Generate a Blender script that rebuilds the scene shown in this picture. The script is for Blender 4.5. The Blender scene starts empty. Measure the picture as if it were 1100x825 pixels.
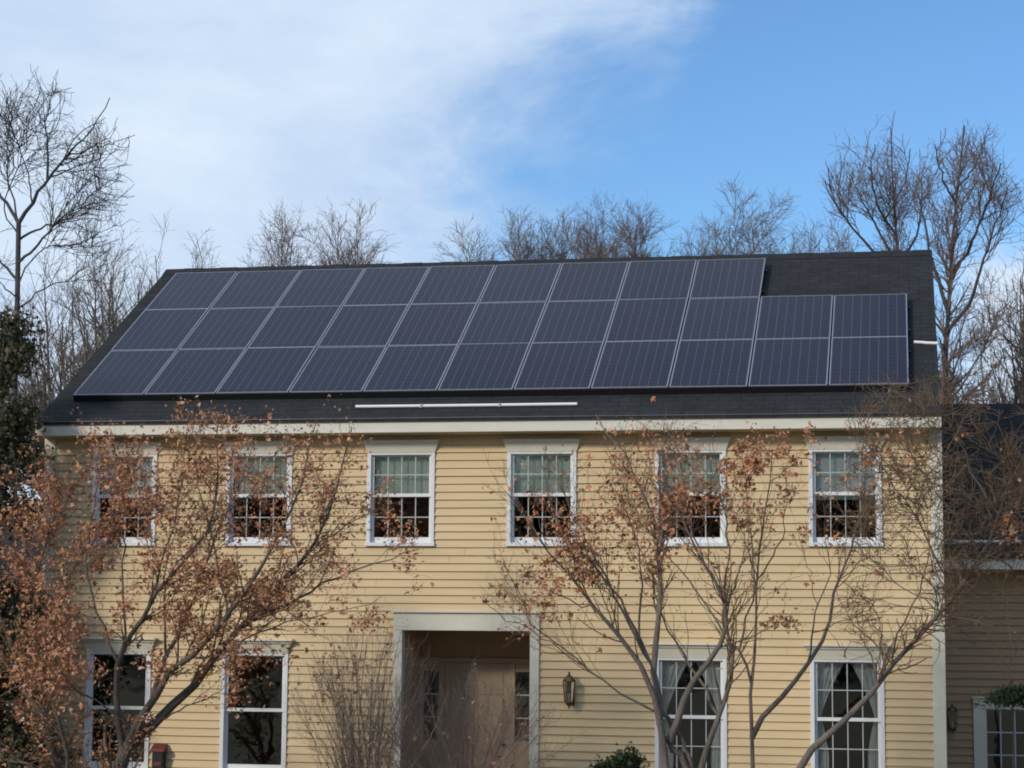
import bpy, math, random
import numpy as np
from mathutils import Matrix, Vector
PI = math.pi
# ------------------------------------------------------------------ camera
SC = bpy.context.scene
C0 = np.array([11.7196, -27.6823, 1.6])
YAW, PIT, ROL, FPX = -0.187837, 0.121457, 0.009159, 2217.885
cy, sy = math.cos(YAW), math.sin(YAW)
F = np.array([sy*math.cos(PIT), cy*math.cos(PIT), math.sin(PIT)])
R_ = np.array([cy, -sy, 0.0]); U_ = np.cross(R_, F)
R2 = math.cos(ROL)*R_ + math.sin(ROL)*U_
U2 = -math.sin(ROL)*R_ + math.cos(ROL)*U_
cam = bpy.data.cameras.new('camera'); camo = bpy.data.objects.new('camera', cam)
SC.collection.objects.link(camo)
cam.sensor_width = 36; cam.lens = 36*FPX/1100; cam.clip_start = .1; cam.clip_end = 3000
M = Matrix([[R2[i], U2[i], -F[i], C0[i]] for i in range(3)] + [[0, 0, 0, 1]])
camo.matrix_world = M
SC.camera = camo
def P(u, v, Y):
    d = F*FPX + R2*(u-550) - U2*(v-412.5); t = (Y-C0[1])/d[1]; return C0 + d*t
def Q(pts):                                   # world -> photo pixels
    d = pts - C0; z = d@F
    return 550+FPX*(d@R2)/z, 412.5-FPX*(d@U2)/z
# ------------------------------------------------------------------ light
SUN_EL, SUN_AZ = math.radians(24), math.radians(215)      # compass azimuth of the sun (0 = +Y, clockwise)
sd = Vector((math.sin(SUN_AZ)*math.cos(SUN_EL), math.cos(SUN_AZ)*math.cos(SUN_EL), math.sin(SUN_EL)))
sl = bpy.data.lights.new('sun', 'SUN'); sl.energy = 1.5; sl.angle = math.radians(7); sl.color = (1, .91, .78)
so = bpy.data.objects.new('sun', sl); SC.collection.objects.link(so); so.location = (0, -30, 30)
so.rotation_euler = sd.to_track_quat('Z', 'Y').to_euler()
SC.cycles.pixel_filter_type = 'BLACKMAN_HARRIS'; SC.cycles.filter_width = 1.9
W = bpy.data.worlds.new('World'); SC.world = W; W.use_nodes = True
nt = W.node_tree; nt.nodes.clear()
def N(t, nt=nt, **k):
    n = nt.nodes.new(t)
    for a, b in k.items(): setattr(n, a, b)
    return n
out = N('ShaderNodeOutputWorld'); bg = N('ShaderNodeBackground'); bg.inputs[1].default_value = .08
sky = N('ShaderNodeTexSky', sky_type='NISHITA', sun_disc=False, sun_elevation=SUN_EL, sun_rotation=SUN_AZ)
sky.altitude = 100; sky.air_density = 1.0; sky.dust_density = .6; sky.ozone_density = 1.6
tc = N('ShaderNodeTexCoord'); L = nt.links.new
def ray(u, v):
    d = F*FPX + R2*(u-550) - U2*(v-412.5); return d/np.linalg.norm(d)
def plane(a, b):
    n = np.cross(a, b); return n/np.linalg.norm(n)
def vdot(vec):
    d = N('ShaderNodeVectorMath', operation='DOT_PRODUCT'); L(tc.outputs['Generated'], d.inputs[0]); d.inputs[1].default_value = vec; return d.outputs['Value']
def mth(op, a, b, clamp=False):
    m = N('ShaderNodeMath', operation=op, use_clamp=clamp)
    for i, x in enumerate((a, b)):
        if hasattr(x, 'node'): L(x, m.inputs[i])
        else: m.inputs[i].default_value = x
    return m.outputs[0]
def noise(scale, det, rough, stretch=(1, 1, 1), dist=0):
    mp = N('ShaderNodeMapping'); mp.inputs['Scale'].default_value = stretch; L(tc.outputs['Generated'], mp.inputs[0])
    n = N('ShaderNodeTexNoise'); n.inputs['Scale'].default_value = scale; n.inputs['Detail'].default_value = det
    n.inputs['Roughness'].default_value = rough; n.inputs['Distortion'].default_value = dist; L(mp.outputs[0], n.inputs[0]); return n.outputs['Fac']
pn = plane(ray(722, 0), ray(662, 235))
if pn@ray(200, 100) < 0: pn = -pn
s1 = vdot(tuple(pn))
n1 = noise(7, 6, .62, (1, 1, 2.0), .4); n2 = noise(24, 5, .6, (1, 1, 1.5), .5)
w = mth('ADD', mth('MULTIPLY', mth('SUBTRACT', n1, .5), .25), mth('MULTIPLY', mth('SUBTRACT', n2, .5), .05))
m1 = N('ShaderNodeMapRange', interpolation_type='SMOOTHSTEP'); m1.inputs['From Min'].default_value = -.02; m1.inputs['From Max'].default_value = .13
L(mth('ADD', s1, w), m1.inputs['Value'])
# low bank of cloud towards the right
gz = vdot((0, 0, 1.0)); gx = vdot(tuple(plane(ray(1000, 0), ray(990, 400))*(-1 if plane(ray(1000, 0), ray(990, 400))@ray(1090, 300) < 0 else 1)))
m2 = N('ShaderNodeMapRange', interpolation_type='SMOOTHSTEP'); m2.inputs['From Min'].default_value = .205; m2.inputs['From Max'].default_value = .165
L(mth('ADD', gz, mth('MULTIPLY', w, .55)), m2.inputs['Value'])
m3 = N('ShaderNodeMapRange', interpolation_type='SMOOTHSTEP'); m3.inputs['From Min'].default_value = 0; m3.inputs['From Max'].default_value = .035
L(gx, m3.inputs['Value'])
low = mth('MULTIPLY', m2.outputs[0], m3.outputs[0])
cm = mth('MAXIMUM', m1.outputs[0], low)
# patches of brighter and greyer cloud
cr = N('ShaderNodeValToRGB'); cr.color_ramp.elements[0].position = .35; cr.color_ramp.elements[1].position = .68
cr.color_ramp.elements[0].color = (5.2, 6.4, 8.2, 1); cr.color_ramp.elements[1].color = (7.2, 8.2, 9.3, 1)
L(noise(5, 5, .6, (1, 1, 2.2), .3), cr.inputs[0])
mx = N('ShaderNodeMix', data_type='RGBA'); L(mth('MULTIPLY', cm, .96), mx.inputs[0])
tint = N('ShaderNodeMix', data_type='RGBA', blend_type='MULTIPLY'); tint.inputs[0].default_value = 1; tint.inputs[7].default_value = (.76, 1.06, 1.36, 1)
L(sky.outputs[0], tint.inputs[6]); L(tint.outputs[2], mx.inputs[6]); L(cr.outputs[0], mx.inputs[7])
L(mx.outputs[2], bg.inputs[0]); L(bg.outputs[0], out.inputs[0])
VS = SC.view_settings; VS.view_transform = 'Standard'; VS.look = 'None'; VS.gamma = 1; VS.use_curve_mapping = False; VS.exposure = .50
SC.cycles.max_bounces = 8; SC.cycles.transparent_max_bounces = 12
# ------------------------------------------------------------------ helpers
COL = SC.collection
def tag(o, label=None, cat=None, group=None, kind=None):
    for k, x in (('label', label), ('category', cat), ('group', group), ('kind', kind)):
        if x: o[k] = x
    return o
def empty(name, loc=(0, 0, 0), label=None, cat=None, group=None, rz=0):
    o = bpy.data.objects.new(name, None); COL.objects.link(o); o.location = loc; o.rotation_euler = (0, 0, rz)
    o.empty_display_size = .2
    return tag(o, label, cat, group)
def rawmesh(name, V, Fq, mat, parent=None, smooth=False):
    """V (n,3), Fq (m,k) array of faces all with k corners, or a list of faces"""
    me = bpy.data.meshes.new(name)
    if isinstance(Fq, np.ndarray):
        V = np.asarray(V, dtype=np.float32); n, k = Fq.shape
        me.vertices.add(len(V)); me.vertices.foreach_set('co', V.ravel())
        me.loops.add(n*k); me.loops.foreach_set('vertex_index', Fq.astype(np.int32).ravel())
        me.polygons.add(n); me.polygons.foreach_set('loop_start', np.arange(0, n*k, k, dtype=np.int32))
        me.update(calc_edges=True)
    else:
        me.from_pydata([tuple(v) for v in V], [], Fq); me.update()
    if smooth: me.polygons.foreach_set('use_smooth', [True]*len(me.polygons))
    me.materials.append(mat)
    o = bpy.data.objects.new(name, me); COL.objects.link(o)
    if parent: o.parent = parent
    return o
class MB:
    def __init__(s): s.v = []; s.f = []
    def hexa(s, c):                       # 8 corners: bottom 4 ccw, top 4 ccw
        b = len(s.v); s.v += [tuple(x) for x in c]
        s.f += [(b+3, b+2, b+1, b), (b+4, b+5, b+6, b+7)] + [(b+i, b+(i+1) % 4, b+4+(i+1) % 4, b+4+i) for i in range(4)]
        return s
    def box(s, x0, x1, y0, y1, z0, z1):
        return s.hexa([(x0, y0, z0), (x1, y0, z0), (x1, y1, z0), (x0, y1, z0), (x0, y0, z1), (x1, y0, z1), (x1, y1, z1), (x0, y1, z1)])
    def prismx(s, prof, x0, x1):          # closed profile of (y,z) extruded along x
        b = len(s.v); n = len(prof)
        s.v += [(x0, y, z) for y, z in prof] + [(x1, y, z) for y, z in prof]
        s.f += [tuple(range(b, b+n))[::-1], tuple(range(b+n, b+2*n))] + [(b+i, b+(i+1) % n, b+n+(i+1) % n, b+n+i) for i in range(n)]
        return s
    def prismy(s, prof, y0, y1):          # closed profile of (x,z) extruded along y
        b = len(s.v); n = len(prof)
        s.v += [(x, y0, z) for x, z in prof] + [(x, y1, z) for x, z in prof]
        s.f += [tuple(range(b, b+n)), tuple(range(b+n, b+2*n))[::-1]] + [(b+i, b+n+i, b+n+(i+1) % n, b+(i+1) % n) for i in range(n)]
        return s
    def tube(s, pts, r, n=8, cap=True):
        pts = [Vector(p) for p in pts]; rs = r if isinstance(r, (list, tuple)) else [r]*len(pts); b = len(s.v)
        for i, p in enumerate(pts):
            t = (pts[min(i+1, len(pts)-1)] - pts[max(i-1, 0)]).normalized()
            a = t.cross(Vector((0, 0, 1)) if abs(t.z) < .9 else Vector((1, 0, 0))).normalized(); c = t.cross(a)
            for k in range(n): s.v.append(tuple(p + (a*math.cos(2*PI*k/n) + c*math.sin(2*PI*k/n))*rs[i]))
        for i in range(len(pts)-1):
            for k in range(n): s.f.append((b+i*n+k, b+i*n+(k+1) % n, b+(i+1)*n+(k+1) % n, b+(i+1)*n+k))
        if cap: s.f += [tuple(range(b, b+n))[::-1], tuple(range(b+(len(pts)-1)*n, b+len(pts)*n))]
        return s
    def lathe(s, prof, cx, cy_, n=12):    # (r,z) profile
        b = len(s.v)
        for r, z in prof:
            for k in range(n): s.v.append((cx+r*math.cos(2*PI*k/n), cy_+r*math.sin(2*PI*k/n), z))
        for i in range(len(prof)-1):
            for k in range(n): s.f.append((b+i*n+k, b+i*n+(k+1) % n, b+(i+1)*n+(k+1) % n, b+(i+1)*n+k))
        return s
    def build(s, name, mat, parent=None, bevel=0, smooth=False):
        o = rawmesh(name, s.v, s.f, mat, parent, smooth)
        if bevel:
            m = o.modifiers.new('b', 'BEVEL'); m.width = bevel; m.segments = 2; m.limit_method = 'ANGLE'
        return o
def mat(name, col, rough=.6, metal=0, var=0, vscale=3, bump=0, bscale=30, spec=.5, col2=None, stretch=(1, 1, 1), island=None):
    m = bpy.data.materials.new(name); m.use_nodes = True; t = m.node_tree; b = t.nodes['Principled BSDF']
    b.inputs['Base Color'].default_value = (*col, 1); b.inputs['Roughness'].default_value = rough; b.inputs['Metallic'].default_value = metal
    b.inputs['Specular IOR Level'].default_value = spec
    co = t.nodes.new('ShaderNodeTexCoord'); mp = t.nodes.new('ShaderNodeMapping'); mp.inputs['Scale'].default_value = stretch
    t.links.new(co.outputs['Object'], mp.inputs[0])
    if var or col2:
        n = t.nodes.new('ShaderNodeTexNoise'); n.inputs['Scale'].default_value = vscale; n.inputs['Detail'].default_value = 6; n.inputs['Roughness'].default_value = .65
        t.links.new(mp.outputs[0], n.inputs[0])
        r = t.nodes.new('ShaderNodeValToRGB'); r.color_ramp.elements[0].position = .3; r.color_ramp.elements[1].position = .7
        c2 = col2 or tuple(c*(1-var) for c in col)
        r.color_ramp.elements[0].color = (*c2, 1); r.color_ramp.elements[1].color = (*[min(1, c*(1+(var if not col2 else 0))) for c in col], 1)
        t.links.new(n.outputs['Fac'], r.inputs[0]); t.links.new(r.outputs[0], b.inputs['Base Color'])
    if island:                              # list of colours picked per leaf
        g = t.nodes.new('ShaderNodeNewGeometry'); r = t.nodes.new('ShaderNodeValToRGB')
        while len(r.color_ramp.elements) < len(island): r.color_ramp.elements.new(.5)
        for i, c in enumerate(island):
            r.color_ramp.elements[i].position = i/(len(island)-1); r.color_ramp.elements[i].color = (*c, 1)
        t.links.new(g.outputs['Random Per Island'], r.inputs[0]); t.links.new(r.outputs[0], b.inputs['Base Color'])
    if bump:
        n = t.nodes.new('ShaderNodeTexNoise'); n.inputs['Scale'].default_value = bscale; n.inputs['Detail'].default_value = 4
        t.links.new(mp.outputs[0], n.inputs[0]); bp = t.nodes.new('ShaderNodeBump'); bp.inputs['Strength'].default_value = bump; bp.inputs['Distance'].default_value = .02
        t.links.new(n.outputs['Fac'], bp.inputs['Height']); t.links.new(bp.outputs[0], b.inputs['Normal'])
    return m
SIDING = mat('painted_clapboard', (.66, .505, .30), .62, var=.10, vscale=1.3, bump=.15, bscale=60, stretch=(.35, 1, 2.2), spec=.25)
SHADED_SIDING = mat('shade_toned_clapboard', (.40, .275, .165), .65, var=.08, vscale=1.3, bump=.15, bscale=60, stretch=(.35, 1, 2.2), spec=.25)  # siding colour browned to carry the house's shade on the right wing
TRIM = mat('cream_trim', (.66, .63, .53), .55, var=.06, vscale=5, bump=.08, spec=.3)
GUT = mat('gutter_paint', (.69, .66, .57), .45, var=.07, vscale=2, stretch=(1, 1, 6))
WHITE = mat('white_vinyl', (.74, .75, .76), .45, var=.04, vscale=8)
MUNT = mat('muntin_white', (.46, .48, .48), .5)
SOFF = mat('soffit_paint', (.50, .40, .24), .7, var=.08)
DARKM = mat('black_metal', (.015, .015, .018), .5, metal=.3)
ALU = mat('aluminium_frame', (.34, .35, .39), .45, metal=.5, var=.1, vscale=9)
PVC = mat('white_pipe', (.85, .85, .86), .35)
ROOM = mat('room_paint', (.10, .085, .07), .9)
SHADE = mat('window_shade', (.80, .88, .78), .8, var=.12, vscale=4)
SHEER = mat('sheer_curtain', (.85, .86, .86), .8, var=.08)
BRASS = mat('weathered_brass', (.13, .09, .05), .45, metal=.8, var=.3, vscale=30)
REDM = mat('red_paint', (.14, .025, .022), .5, var=.2, vscale=20)
CONC = mat('concrete', (.32, .31, .29), .9, var=.2, vscale=4, bump=.4)
DOORP = mat('door_paint', (.36, .27, .19), .5, var=.06)
BARK_L = mat('maple_bark', (.105, .088, .074), .9, var=.4, vscale=9, bump=.8, bscale=40, stretch=(1, 1, .3))
TWIG_L = mat('maple_twig', (.150, .100, .062), .85, var=.25, vscale=12)
BARK_R = mat('grey_bark', (.150, .125, .105), .9, var=.35, vscale=9, bump=.8, bscale=40, stretch=(1, 1, .3))
TWIG_R = mat('tan_twig', (.165, .110, .065), .85, var=.25, vscale=12)
BARK_B = mat('forest_bark', (.065, .058, .058), .9, var=.3, vscale=4, bump=.5)
TWIG_B = mat('forest_twig', (.16, .128, .108), .9)
TWIG_P = mat('purple_twig', (.165, .115, .10), .9)
LEAF_C = mat('copper_leaf', (.3, .1, .05), .75, spec=.2, island=[(.26, .13, .075), (.46, .20, .105), (.58, .27, .14), (.44, .24, .15), (.62, .39, .24), (.52, .22, .11), (.34, .17, .10)])
LEAF_G = mat('yew_needle', (.03, .06, .03), .7, spec=.3, island=[(.018, .035, .016), (.035, .06, .028), (.06, .085, .04)])
LEAF_D = mat('conifer_needle', (.03, .05, .03), .8, spec=.2, island=[(.055, .060, .034), (.095, .10, .055), (.16, .13, .075)])
def glass_mat(name, tint, refl, rough=.015):
    m = bpy.data.materials.new(name); m.use_nodes = True; t = m.node_tree; t.nodes.clear()
    o = t.nodes.new('ShaderNodeOutputMaterial'); mxs = t.nodes.new('ShaderNodeMixShader'); tr = t.nodes.new('ShaderNodeBsdfTransparent'); gl = t.nodes.new('ShaderNodeBsdfGlossy')
    tr.inputs[0].default_value = (*tint, 1); gl.inputs['Roughness'].default_value = rough; gl.inputs['Color'].default_value = (.9, .95, .93, 1)
    fr = t.nodes.new('ShaderNodeFresnel'); fr.inputs[0].default_value = 1.5
    mu = t.nodes.new('ShaderNodeMath'); mu.operation = 'MULTIPLY_ADD'; mu.inputs[1].default_value = 1.6; mu.inputs[2].default_value = refl; mu.use_clamp = True
    nn = t.nodes.new('ShaderNodeTexNoise'); nn.inputs['Scale'].default_value = 2.5; bp = t.nodes.new('ShaderNodeBump'); bp.inputs['Strength'].default_value = .12; bp.inputs['Distance'].default_value = .02
    c = t.nodes.new('ShaderNodeTexCoord'); t.links.new(c.outputs['Object'], nn.inputs[0]); t.links.new(nn.outputs[0], bp.inputs['Height'])
    t.links.new(bp.outputs[0], gl.inputs['Normal'])
    t.links.new(fr.outputs[0], mu.inputs[0]); t.links.new(mu.outputs[0], mxs.inputs[0]); t.links.new(tr.outputs[0], mxs.inputs[1]); t.links.new(gl.outputs[0], mxs.inputs[2]); t.links.new(mxs.outputs[0], o.inputs[0])
    return m
GLASS = glass_mat('window_glass', (.88, .91, .90), .085)
# shingles: rows of tabs in a brick pattern with granule noise
def shingle():
    m = bpy.data.materials.new('asphalt_shingle'); m.use_nodes = True; t = m.node_tree; b = t.nodes['Principled BSDF']; b.inputs['Roughness'].default_value = .93; b.inputs['Specular IOR Level'].default_value = .25
    uv = t.nodes.new('ShaderNodeUVMap'); br = t.nodes.new('ShaderNodeTexBrick'); t.links.new(uv.outputs[0], br.inputs[0])
    br.inputs['Scale'].default_value = 1; br.inputs['Brick Width'].default_value = .30; br.inputs['Row Height'].default_value = .143
    br.inputs['Mortar Size'].default_value = .010; br.inputs['Color1'].default_value = (.024, .026, .028, 1); br.inputs['Color2'].default_value = (.031, .033, .036, 1); br.inputs['Mortar'].default_value = (.016, .017, .019, 1)
    n = t.nodes.new('ShaderNodeTexNoise'); n.inputs['Scale'].default_value = 2.2; n.inputs['Detail'].default_value = 8; n.inputs['Roughness'].default_value = .75; t.links.new(uv.outputs[0], n.inputs[0])
    r = t.nodes.new('ShaderNodeMapRange'); r.inputs['From Min'].default_value = .3; r.inputs['From Max'].default_value = .7; r.inputs['To Min'].default_value = .65; r.inputs['To Max'].default_value = 1.4; t.links.new(n.outputs[0], r.inputs[0])
    mu = t.nodes.new('ShaderNodeVectorMath'); mu.operation = 'SCALE'; t.links.new(br.outputs[0], mu.inputs[0]); t.links.new(r.outputs[0], mu.inputs['Scale']); t.links.new(mu.outputs[0], b.inputs['Base Color'])
    bp = t.nodes.new('ShaderNodeBump'); bp.inputs['Strength'].default_value = .35; bp.inputs['Distance'].default_value = .01; bp.invert = True; t.links.new(br.outputs['Fac'], bp.inputs['Height']); t.links.new(bp.outputs[0], b.inputs['Normal'])
    return m
SHIN = shingle()
def cells():
    m = bpy.data.materials.new('solar_cells'); m.use_nodes = True; t = m.node_tree; b = t.nodes['Principled BSDF']
    co = t.nodes.new('ShaderNodeTexCoord'); sp = t.nodes.new('ShaderNodeSeparateXYZ'); t.links.new(co.outputs['Object'], sp.inputs[0])
    def line(axis, pitch, off, wd):
        a = t.nodes.new('ShaderNodeMath'); a.operation = 'ADD'; a.inputs[1].default_value = off; t.links.new(sp.outputs[axis], a.inputs[0])
        f = t.nodes.new('ShaderNodeMath'); f.operation = 'PINGPONG'; f.inputs[1].default_value = pitch/2; t.links.new(a.outputs[0], f.inputs[0])
        c = t.nodes.new('ShaderNodeMath'); c.operation = 'LESS_THAN'; c.inputs[1].default_value = wd/2; t.links.new(f.outputs[0], c.inputs[0]); return c.outputs[0]
    ly = line(0, .1268, 5, .0085) if False else line(0, .1268, .1268*20, .0085)
    lx = line(1, .1268, .1268*20, .0055)
    fine = line(1, .0317, .0317*80, .003)
    info = t.nodes.new('ShaderNodeObjectInfo')
    cA = t.nodes.new('ShaderNodeMix'); cA.data_type = 'RGBA'; cA.inputs[6].default_value = (.002, .006, .034, 1); cA.inputs[7].default_value = (.004, .006, .030, 1); t.links.new(info.outputs['Random'], cA.inputs[0])
    n = t.nodes.new('ShaderNodeTexNoise'); n.inputs['Scale'].default_value = 1.6; n.inputs['Detail'].default_value = 3; t.links.new(co.outputs['Object'], n.inputs[0])
    cN = t.nodes.new('ShaderNodeMix'); cN.data_type = 'RGBA'; cN.blend_type = 'MULTIPLY'; cN.inputs[0].default_value = .5; t.links.new(cA.outputs[2], cN.inputs[6]); t.links.new(n.outputs['Color'], cN.inputs[7])
    def mixl(prev, fac, col):
        x = t.nodes.new('ShaderNodeMix'); x.data_type = 'RGBA'; t.links.new(fac, x.inputs[0]); t.links.new(prev, x.inputs[6]); x.inputs[7].default_value = (*col, 1); return x.outputs[2]
    p = mixl(cN.outputs[2], fine, (.012, .016, .042)); p = mixl(p, lx, (.04, .048, .095)); p = mixl(p, ly, (.06, .072, .13))
    t.links.new(p, b.inputs['Base Color']); b.inputs['Roughness'].default_value = .12; b.inputs['IOR'].default_value = 1.45; b.inputs['Specular IOR Level'].default_value = .13
    b.inputs['Coat Weight'].default_value = 0
    return m
CELL = cells()
def shrub_noise(): pass
# ------------------------------------------------------------------ ground
GZ = -1.25
def gh(y): # ground height: the house sits lower than the street
    t = min(1, max(0, (-6-y)/20)); return GZ + (GZ*-1)*(t*t*(3-2*t))
ys = list(np.concatenate([np.linspace(-600, -60, 10), np.linspace(-50, 40, 60), np.linspace(50, 900, 12)])); xs = list(np.linspace(-700, 700, 29))
V = [(x, y, gh(y) if y > -60 else 0) for y in ys for x in xs]; nx = len(xs)
Fc = [(j*nx+i, j*nx+i+1, (j+1)*nx+i+1, (j+1)*nx+i) for j in range(len(ys)-1) for i in range(nx-1)]
GR = mat('winter_lawn', (.10, .095, .045), .95, col2=(.16, .125, .07), vscale=1.1, bump=.6, bscale=25)
tag(rawmesh('ground', V, Fc, GR), kind='structure')
# ------------------------------------------------------------------ house
XL, XR = -.294, 12.197
AL = .54778; ca, sa = math.cos(AL), math.sin(AL); TA = math.tan(AL)
YA, ZA = .1241, 4.9863                       # lower edge of the panels (upper face)
RY, RZ = 4.67, 7.61                          # ridge
YO, ZT, ZB = -.38, 4.53, 4.347               # gutter
HOUSE = empty('house', ((XL+XR)/2, RY, GZ), 'two-storey yellow clapboard house with solar panels on its dark shingle roof', 'house')
HINV = Matrix.Translation(-HOUSE.location)
def hp(o):                                   # parent to the house keeping world coordinates
    o.parent = HOUSE; o.matrix_parent_inverse = HINV; return o
WX = [.8925, 2.8783, 4.9154, 6.8865, 8.9165, 10.9673]
UZ = dict(top=4.10, gt=4.06, rail=3.515, gb=2.937, sill=2.812, cap=4.268)
LZ = dict(top=1.33, gt=1.292, rail=.555, gb=-.19, sill=-.315, cap=1.50)
HW = .478
EXPO = .1087; Z0 = float(P(900, 597.3, 0)[2])
def siding(x0, x1, z0, z1, yf, holes, name, axis='x', parent=HOUSE, sgn=-1):
    """lapped boards; holes = (xa,xb,za,zb). yf is the wall plane, boards come out towards sgn"""
    k0 = math.floor((z0-Z0)/EXPO); z = Z0+k0*EXPO; V = []; Fs = []
    rnd = random.Random(5)
    def q(a, b, c, d): 
        n = len(V); V.extend([a, b, c, d]); Fs.append((n, n+1, n+2, n+3))
    while z < z1:
        lo, hi = max(z, z0), min(z+EXPO, z1)
        cuts = sorted({lo, hi, *[c for h in holes for c in (h[2], h[3]) if lo < c < hi]})
        for a, b in zip(cuts, cuts[1:]):
            if b-a < 1e-4: continue
            mid = (a+b)/2; segs = [(x0, x1)]
            for h in holes:
                if h[2] < mid < h[3]:
                    segs = [s for sg in segs for s in ((sg[0], min(sg[1], h[0])), (max(sg[0], h[1]), sg[1])) if s[1]-s[0] > 1e-4]
            def off(zz): return .003 + .025*(1-(zz-z)/EXPO)
            for xa, xb in segs:
                # butt joints split long boards
                js = [xa]; 
                while xb-js[-1] > 4.2: js.append(js[-1]+rnd.uniform(2.2, 3.9))
                js.append(xb)
                for i in range(len(js)-1):
                    g = .0015 if len(js) > 2 else 0; sa_, sb_ = js[i]+(g if i else 0), js[i+1]-(g if i < len(js)-2 else 0)
                    jz = rnd.uniform(-.0012, .0012)
                    ya, yb = yf+sgn*(off(a)+jz), yf+sgn*(off(b)+jz)
                    pt = (lambda s, y, zz: (s, y, zz)) if axis == 'x' else (lambda s, y, zz: (y, s, zz))
                    q(pt(sa_, ya, a), pt(sb_, ya, a), pt(sb_, yb, b), pt(sa_, yb, b))
                    if a == z: q(pt(sa_, yf, a), pt(sb_, yf, a), pt(sb_, ya, a), pt(sa_, ya, a))
        z += EXPO
    o = rawmesh(name, V, Fs, SHADED_SIDING if name == 'wing_wall' else SIDING); return hp(o) if parent else o
DX0, DX1, DT = 4.972, 6.745, 1.665
holes = [(x-HW+.01, x+HW-.01, UZ['sill']+.01, UZ['top']) for x in WX] + [(WX[i]-HW+.01, WX[i]+HW-.01, LZ['sill']+.01, LZ['top']) for i in (0, 1, 4, 5)] + [(DX0-.06, DX1+.06, -1.3, DT+.1)]
siding(XL, XR, GZ+.35, ZB+.02, 0, holes, 'wall')
siding(0, 9.34, GZ+.35, 4.3, XR, [], 'wall', axis='y', sgn=1)
siding(0, 9.34, GZ+.35, 4.3, XL, [], 'wall', axis='y', sgn=-1)
# solid wall core behind the boards (4 slabs per gap via a grid of cells)
core = MB(); zc = sorted({GZ, 4.5, *[c for h in holes for c in h[2:]]}); xc = sorted({XL+.02, XR-.02, *[c for h in holes for c in h[:2]]})
zc = [z for z in zc if GZ <= z <= 4.5]
for za, zb in zip(zc, zc[1:]):
    run = None
    for xa, xb in zip(xc, xc[1:]):
        mxx, mz = (xa+xb)/2, (za+zb)/2; solid = not any(h[0] < mxx < h[1] and h[2] < mz < h[3] for h in holes)
        if solid: run = (run[0], xb) if run else (xa, xb)
        if (not solid or xb == xc[-1]) and run: core.box(run[0], run[1], .004, .14, za, zb); run = None
hp(core.build('wall_core', ROOM))
inn = MB(); inn.box(XL+.02, XL+.14, .141, 9.3, GZ, 4.5); inn.box(XR-.14, XR-.02, .141, 9.3, GZ, 4.5); inn.box(XL+.02, XR-.02, 9.2, 9.34, GZ, 4.5)
inn.box(XL+.15, XR-.15, .15, 9.19, 4.31, 4.34); inn.box(XL+.15, XR-.15, .15, 9.19, 1.78, 2.0); inn.box(XL+.15, XR-.15, 1.3, 9.19, GZ+.2, GZ+.4)
inn.box(XL+.15, XR-.15, 4.2, 4.3, GZ+.41, 1.77); inn.box(XL+.15, XR-.15, 4.2, 4.3, 2.01, 4.3)
for x in (3.9, 7.9): inn.box(x, x+.08, .15, 4.19, GZ+.41, 1.77)
for x in (1.9, 3.9, 5.9, 7.9, 9.95): inn.box(x, x+.08, .15, 4.19, 2.01, 4.3)
hp(inn.build('interior_wall', ROOM))
hp(MB().box(XL-.01, XR+.01, -.02, .003, GZ-.2, GZ+.35).build('foundation', CONC))
cbm = MB().box(XR-.13, XR+.034, -.036, .0, GZ+.35, ZB); cbm.box(XR+.0, XR+.034, .001, .12, GZ+.35, ZB); hp(cbm.build('corner_board', TRIM, bevel=.004))
cbm = MB().box(XL-.034, XL+.13, -.036, .0, GZ+.35, ZB); hp(cbm.build('corner_board', TRIM, bevel=.004))
# roof
def roofmesh(name, x0, x1, y0, z0, y1, z1, y2, z2, th=.05, parent=True):
    """gable roof from front eave (y0,z0) over ridge (y1,z1) to rear eave (y2,z2), with UVs in metres"""
    me = bpy.data.meshes.new(name)
    V = []; 
    for x in (x0, x1): V += [(x, y0, z0), (x, y1, z1), (x, y2, z2), (x, y0, z0-th), (x, y1, z1-th*1.2), (x, y2, z2-th)]
    Fs = [(0, 6, 7, 1), (1, 7, 8, 2), (3, 4, 10, 9), (4, 5, 11, 10), (0, 3, 9, 6), (2, 8, 11, 5), (0, 1, 4, 3), (1, 2, 5, 4), (6, 9, 10, 7), (7, 10, 11, 8)]
    me.from_pydata(V, [], Fs); me.update(); uv = me.uv_layers.new(name='UVMap')
    s1 = math.hypot(y1-y0, z1-z0)
    for p in me.polygons:
        for li in p.loop_indices:
            v = me.vertices[me.loops[li].vertex_index].co
            uv.data[li].uv = (v.x, math.hypot(v.y-y0, v.z-z0) if v.y <= y1 else s1+math.hypot(v.y-y1, v.z-z1))
    me.materials.append(SHIN); o = bpy.data.objects.new(name, me); COL.objects.link(o)
    return hp(o) if parent else o
rx0, rx1 = -.33, 12.215
roofo = roofmesh('roof', rx0, rx1, YO-.02, 4.545, RY, RZ, 9.72, 4.545)
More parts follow.
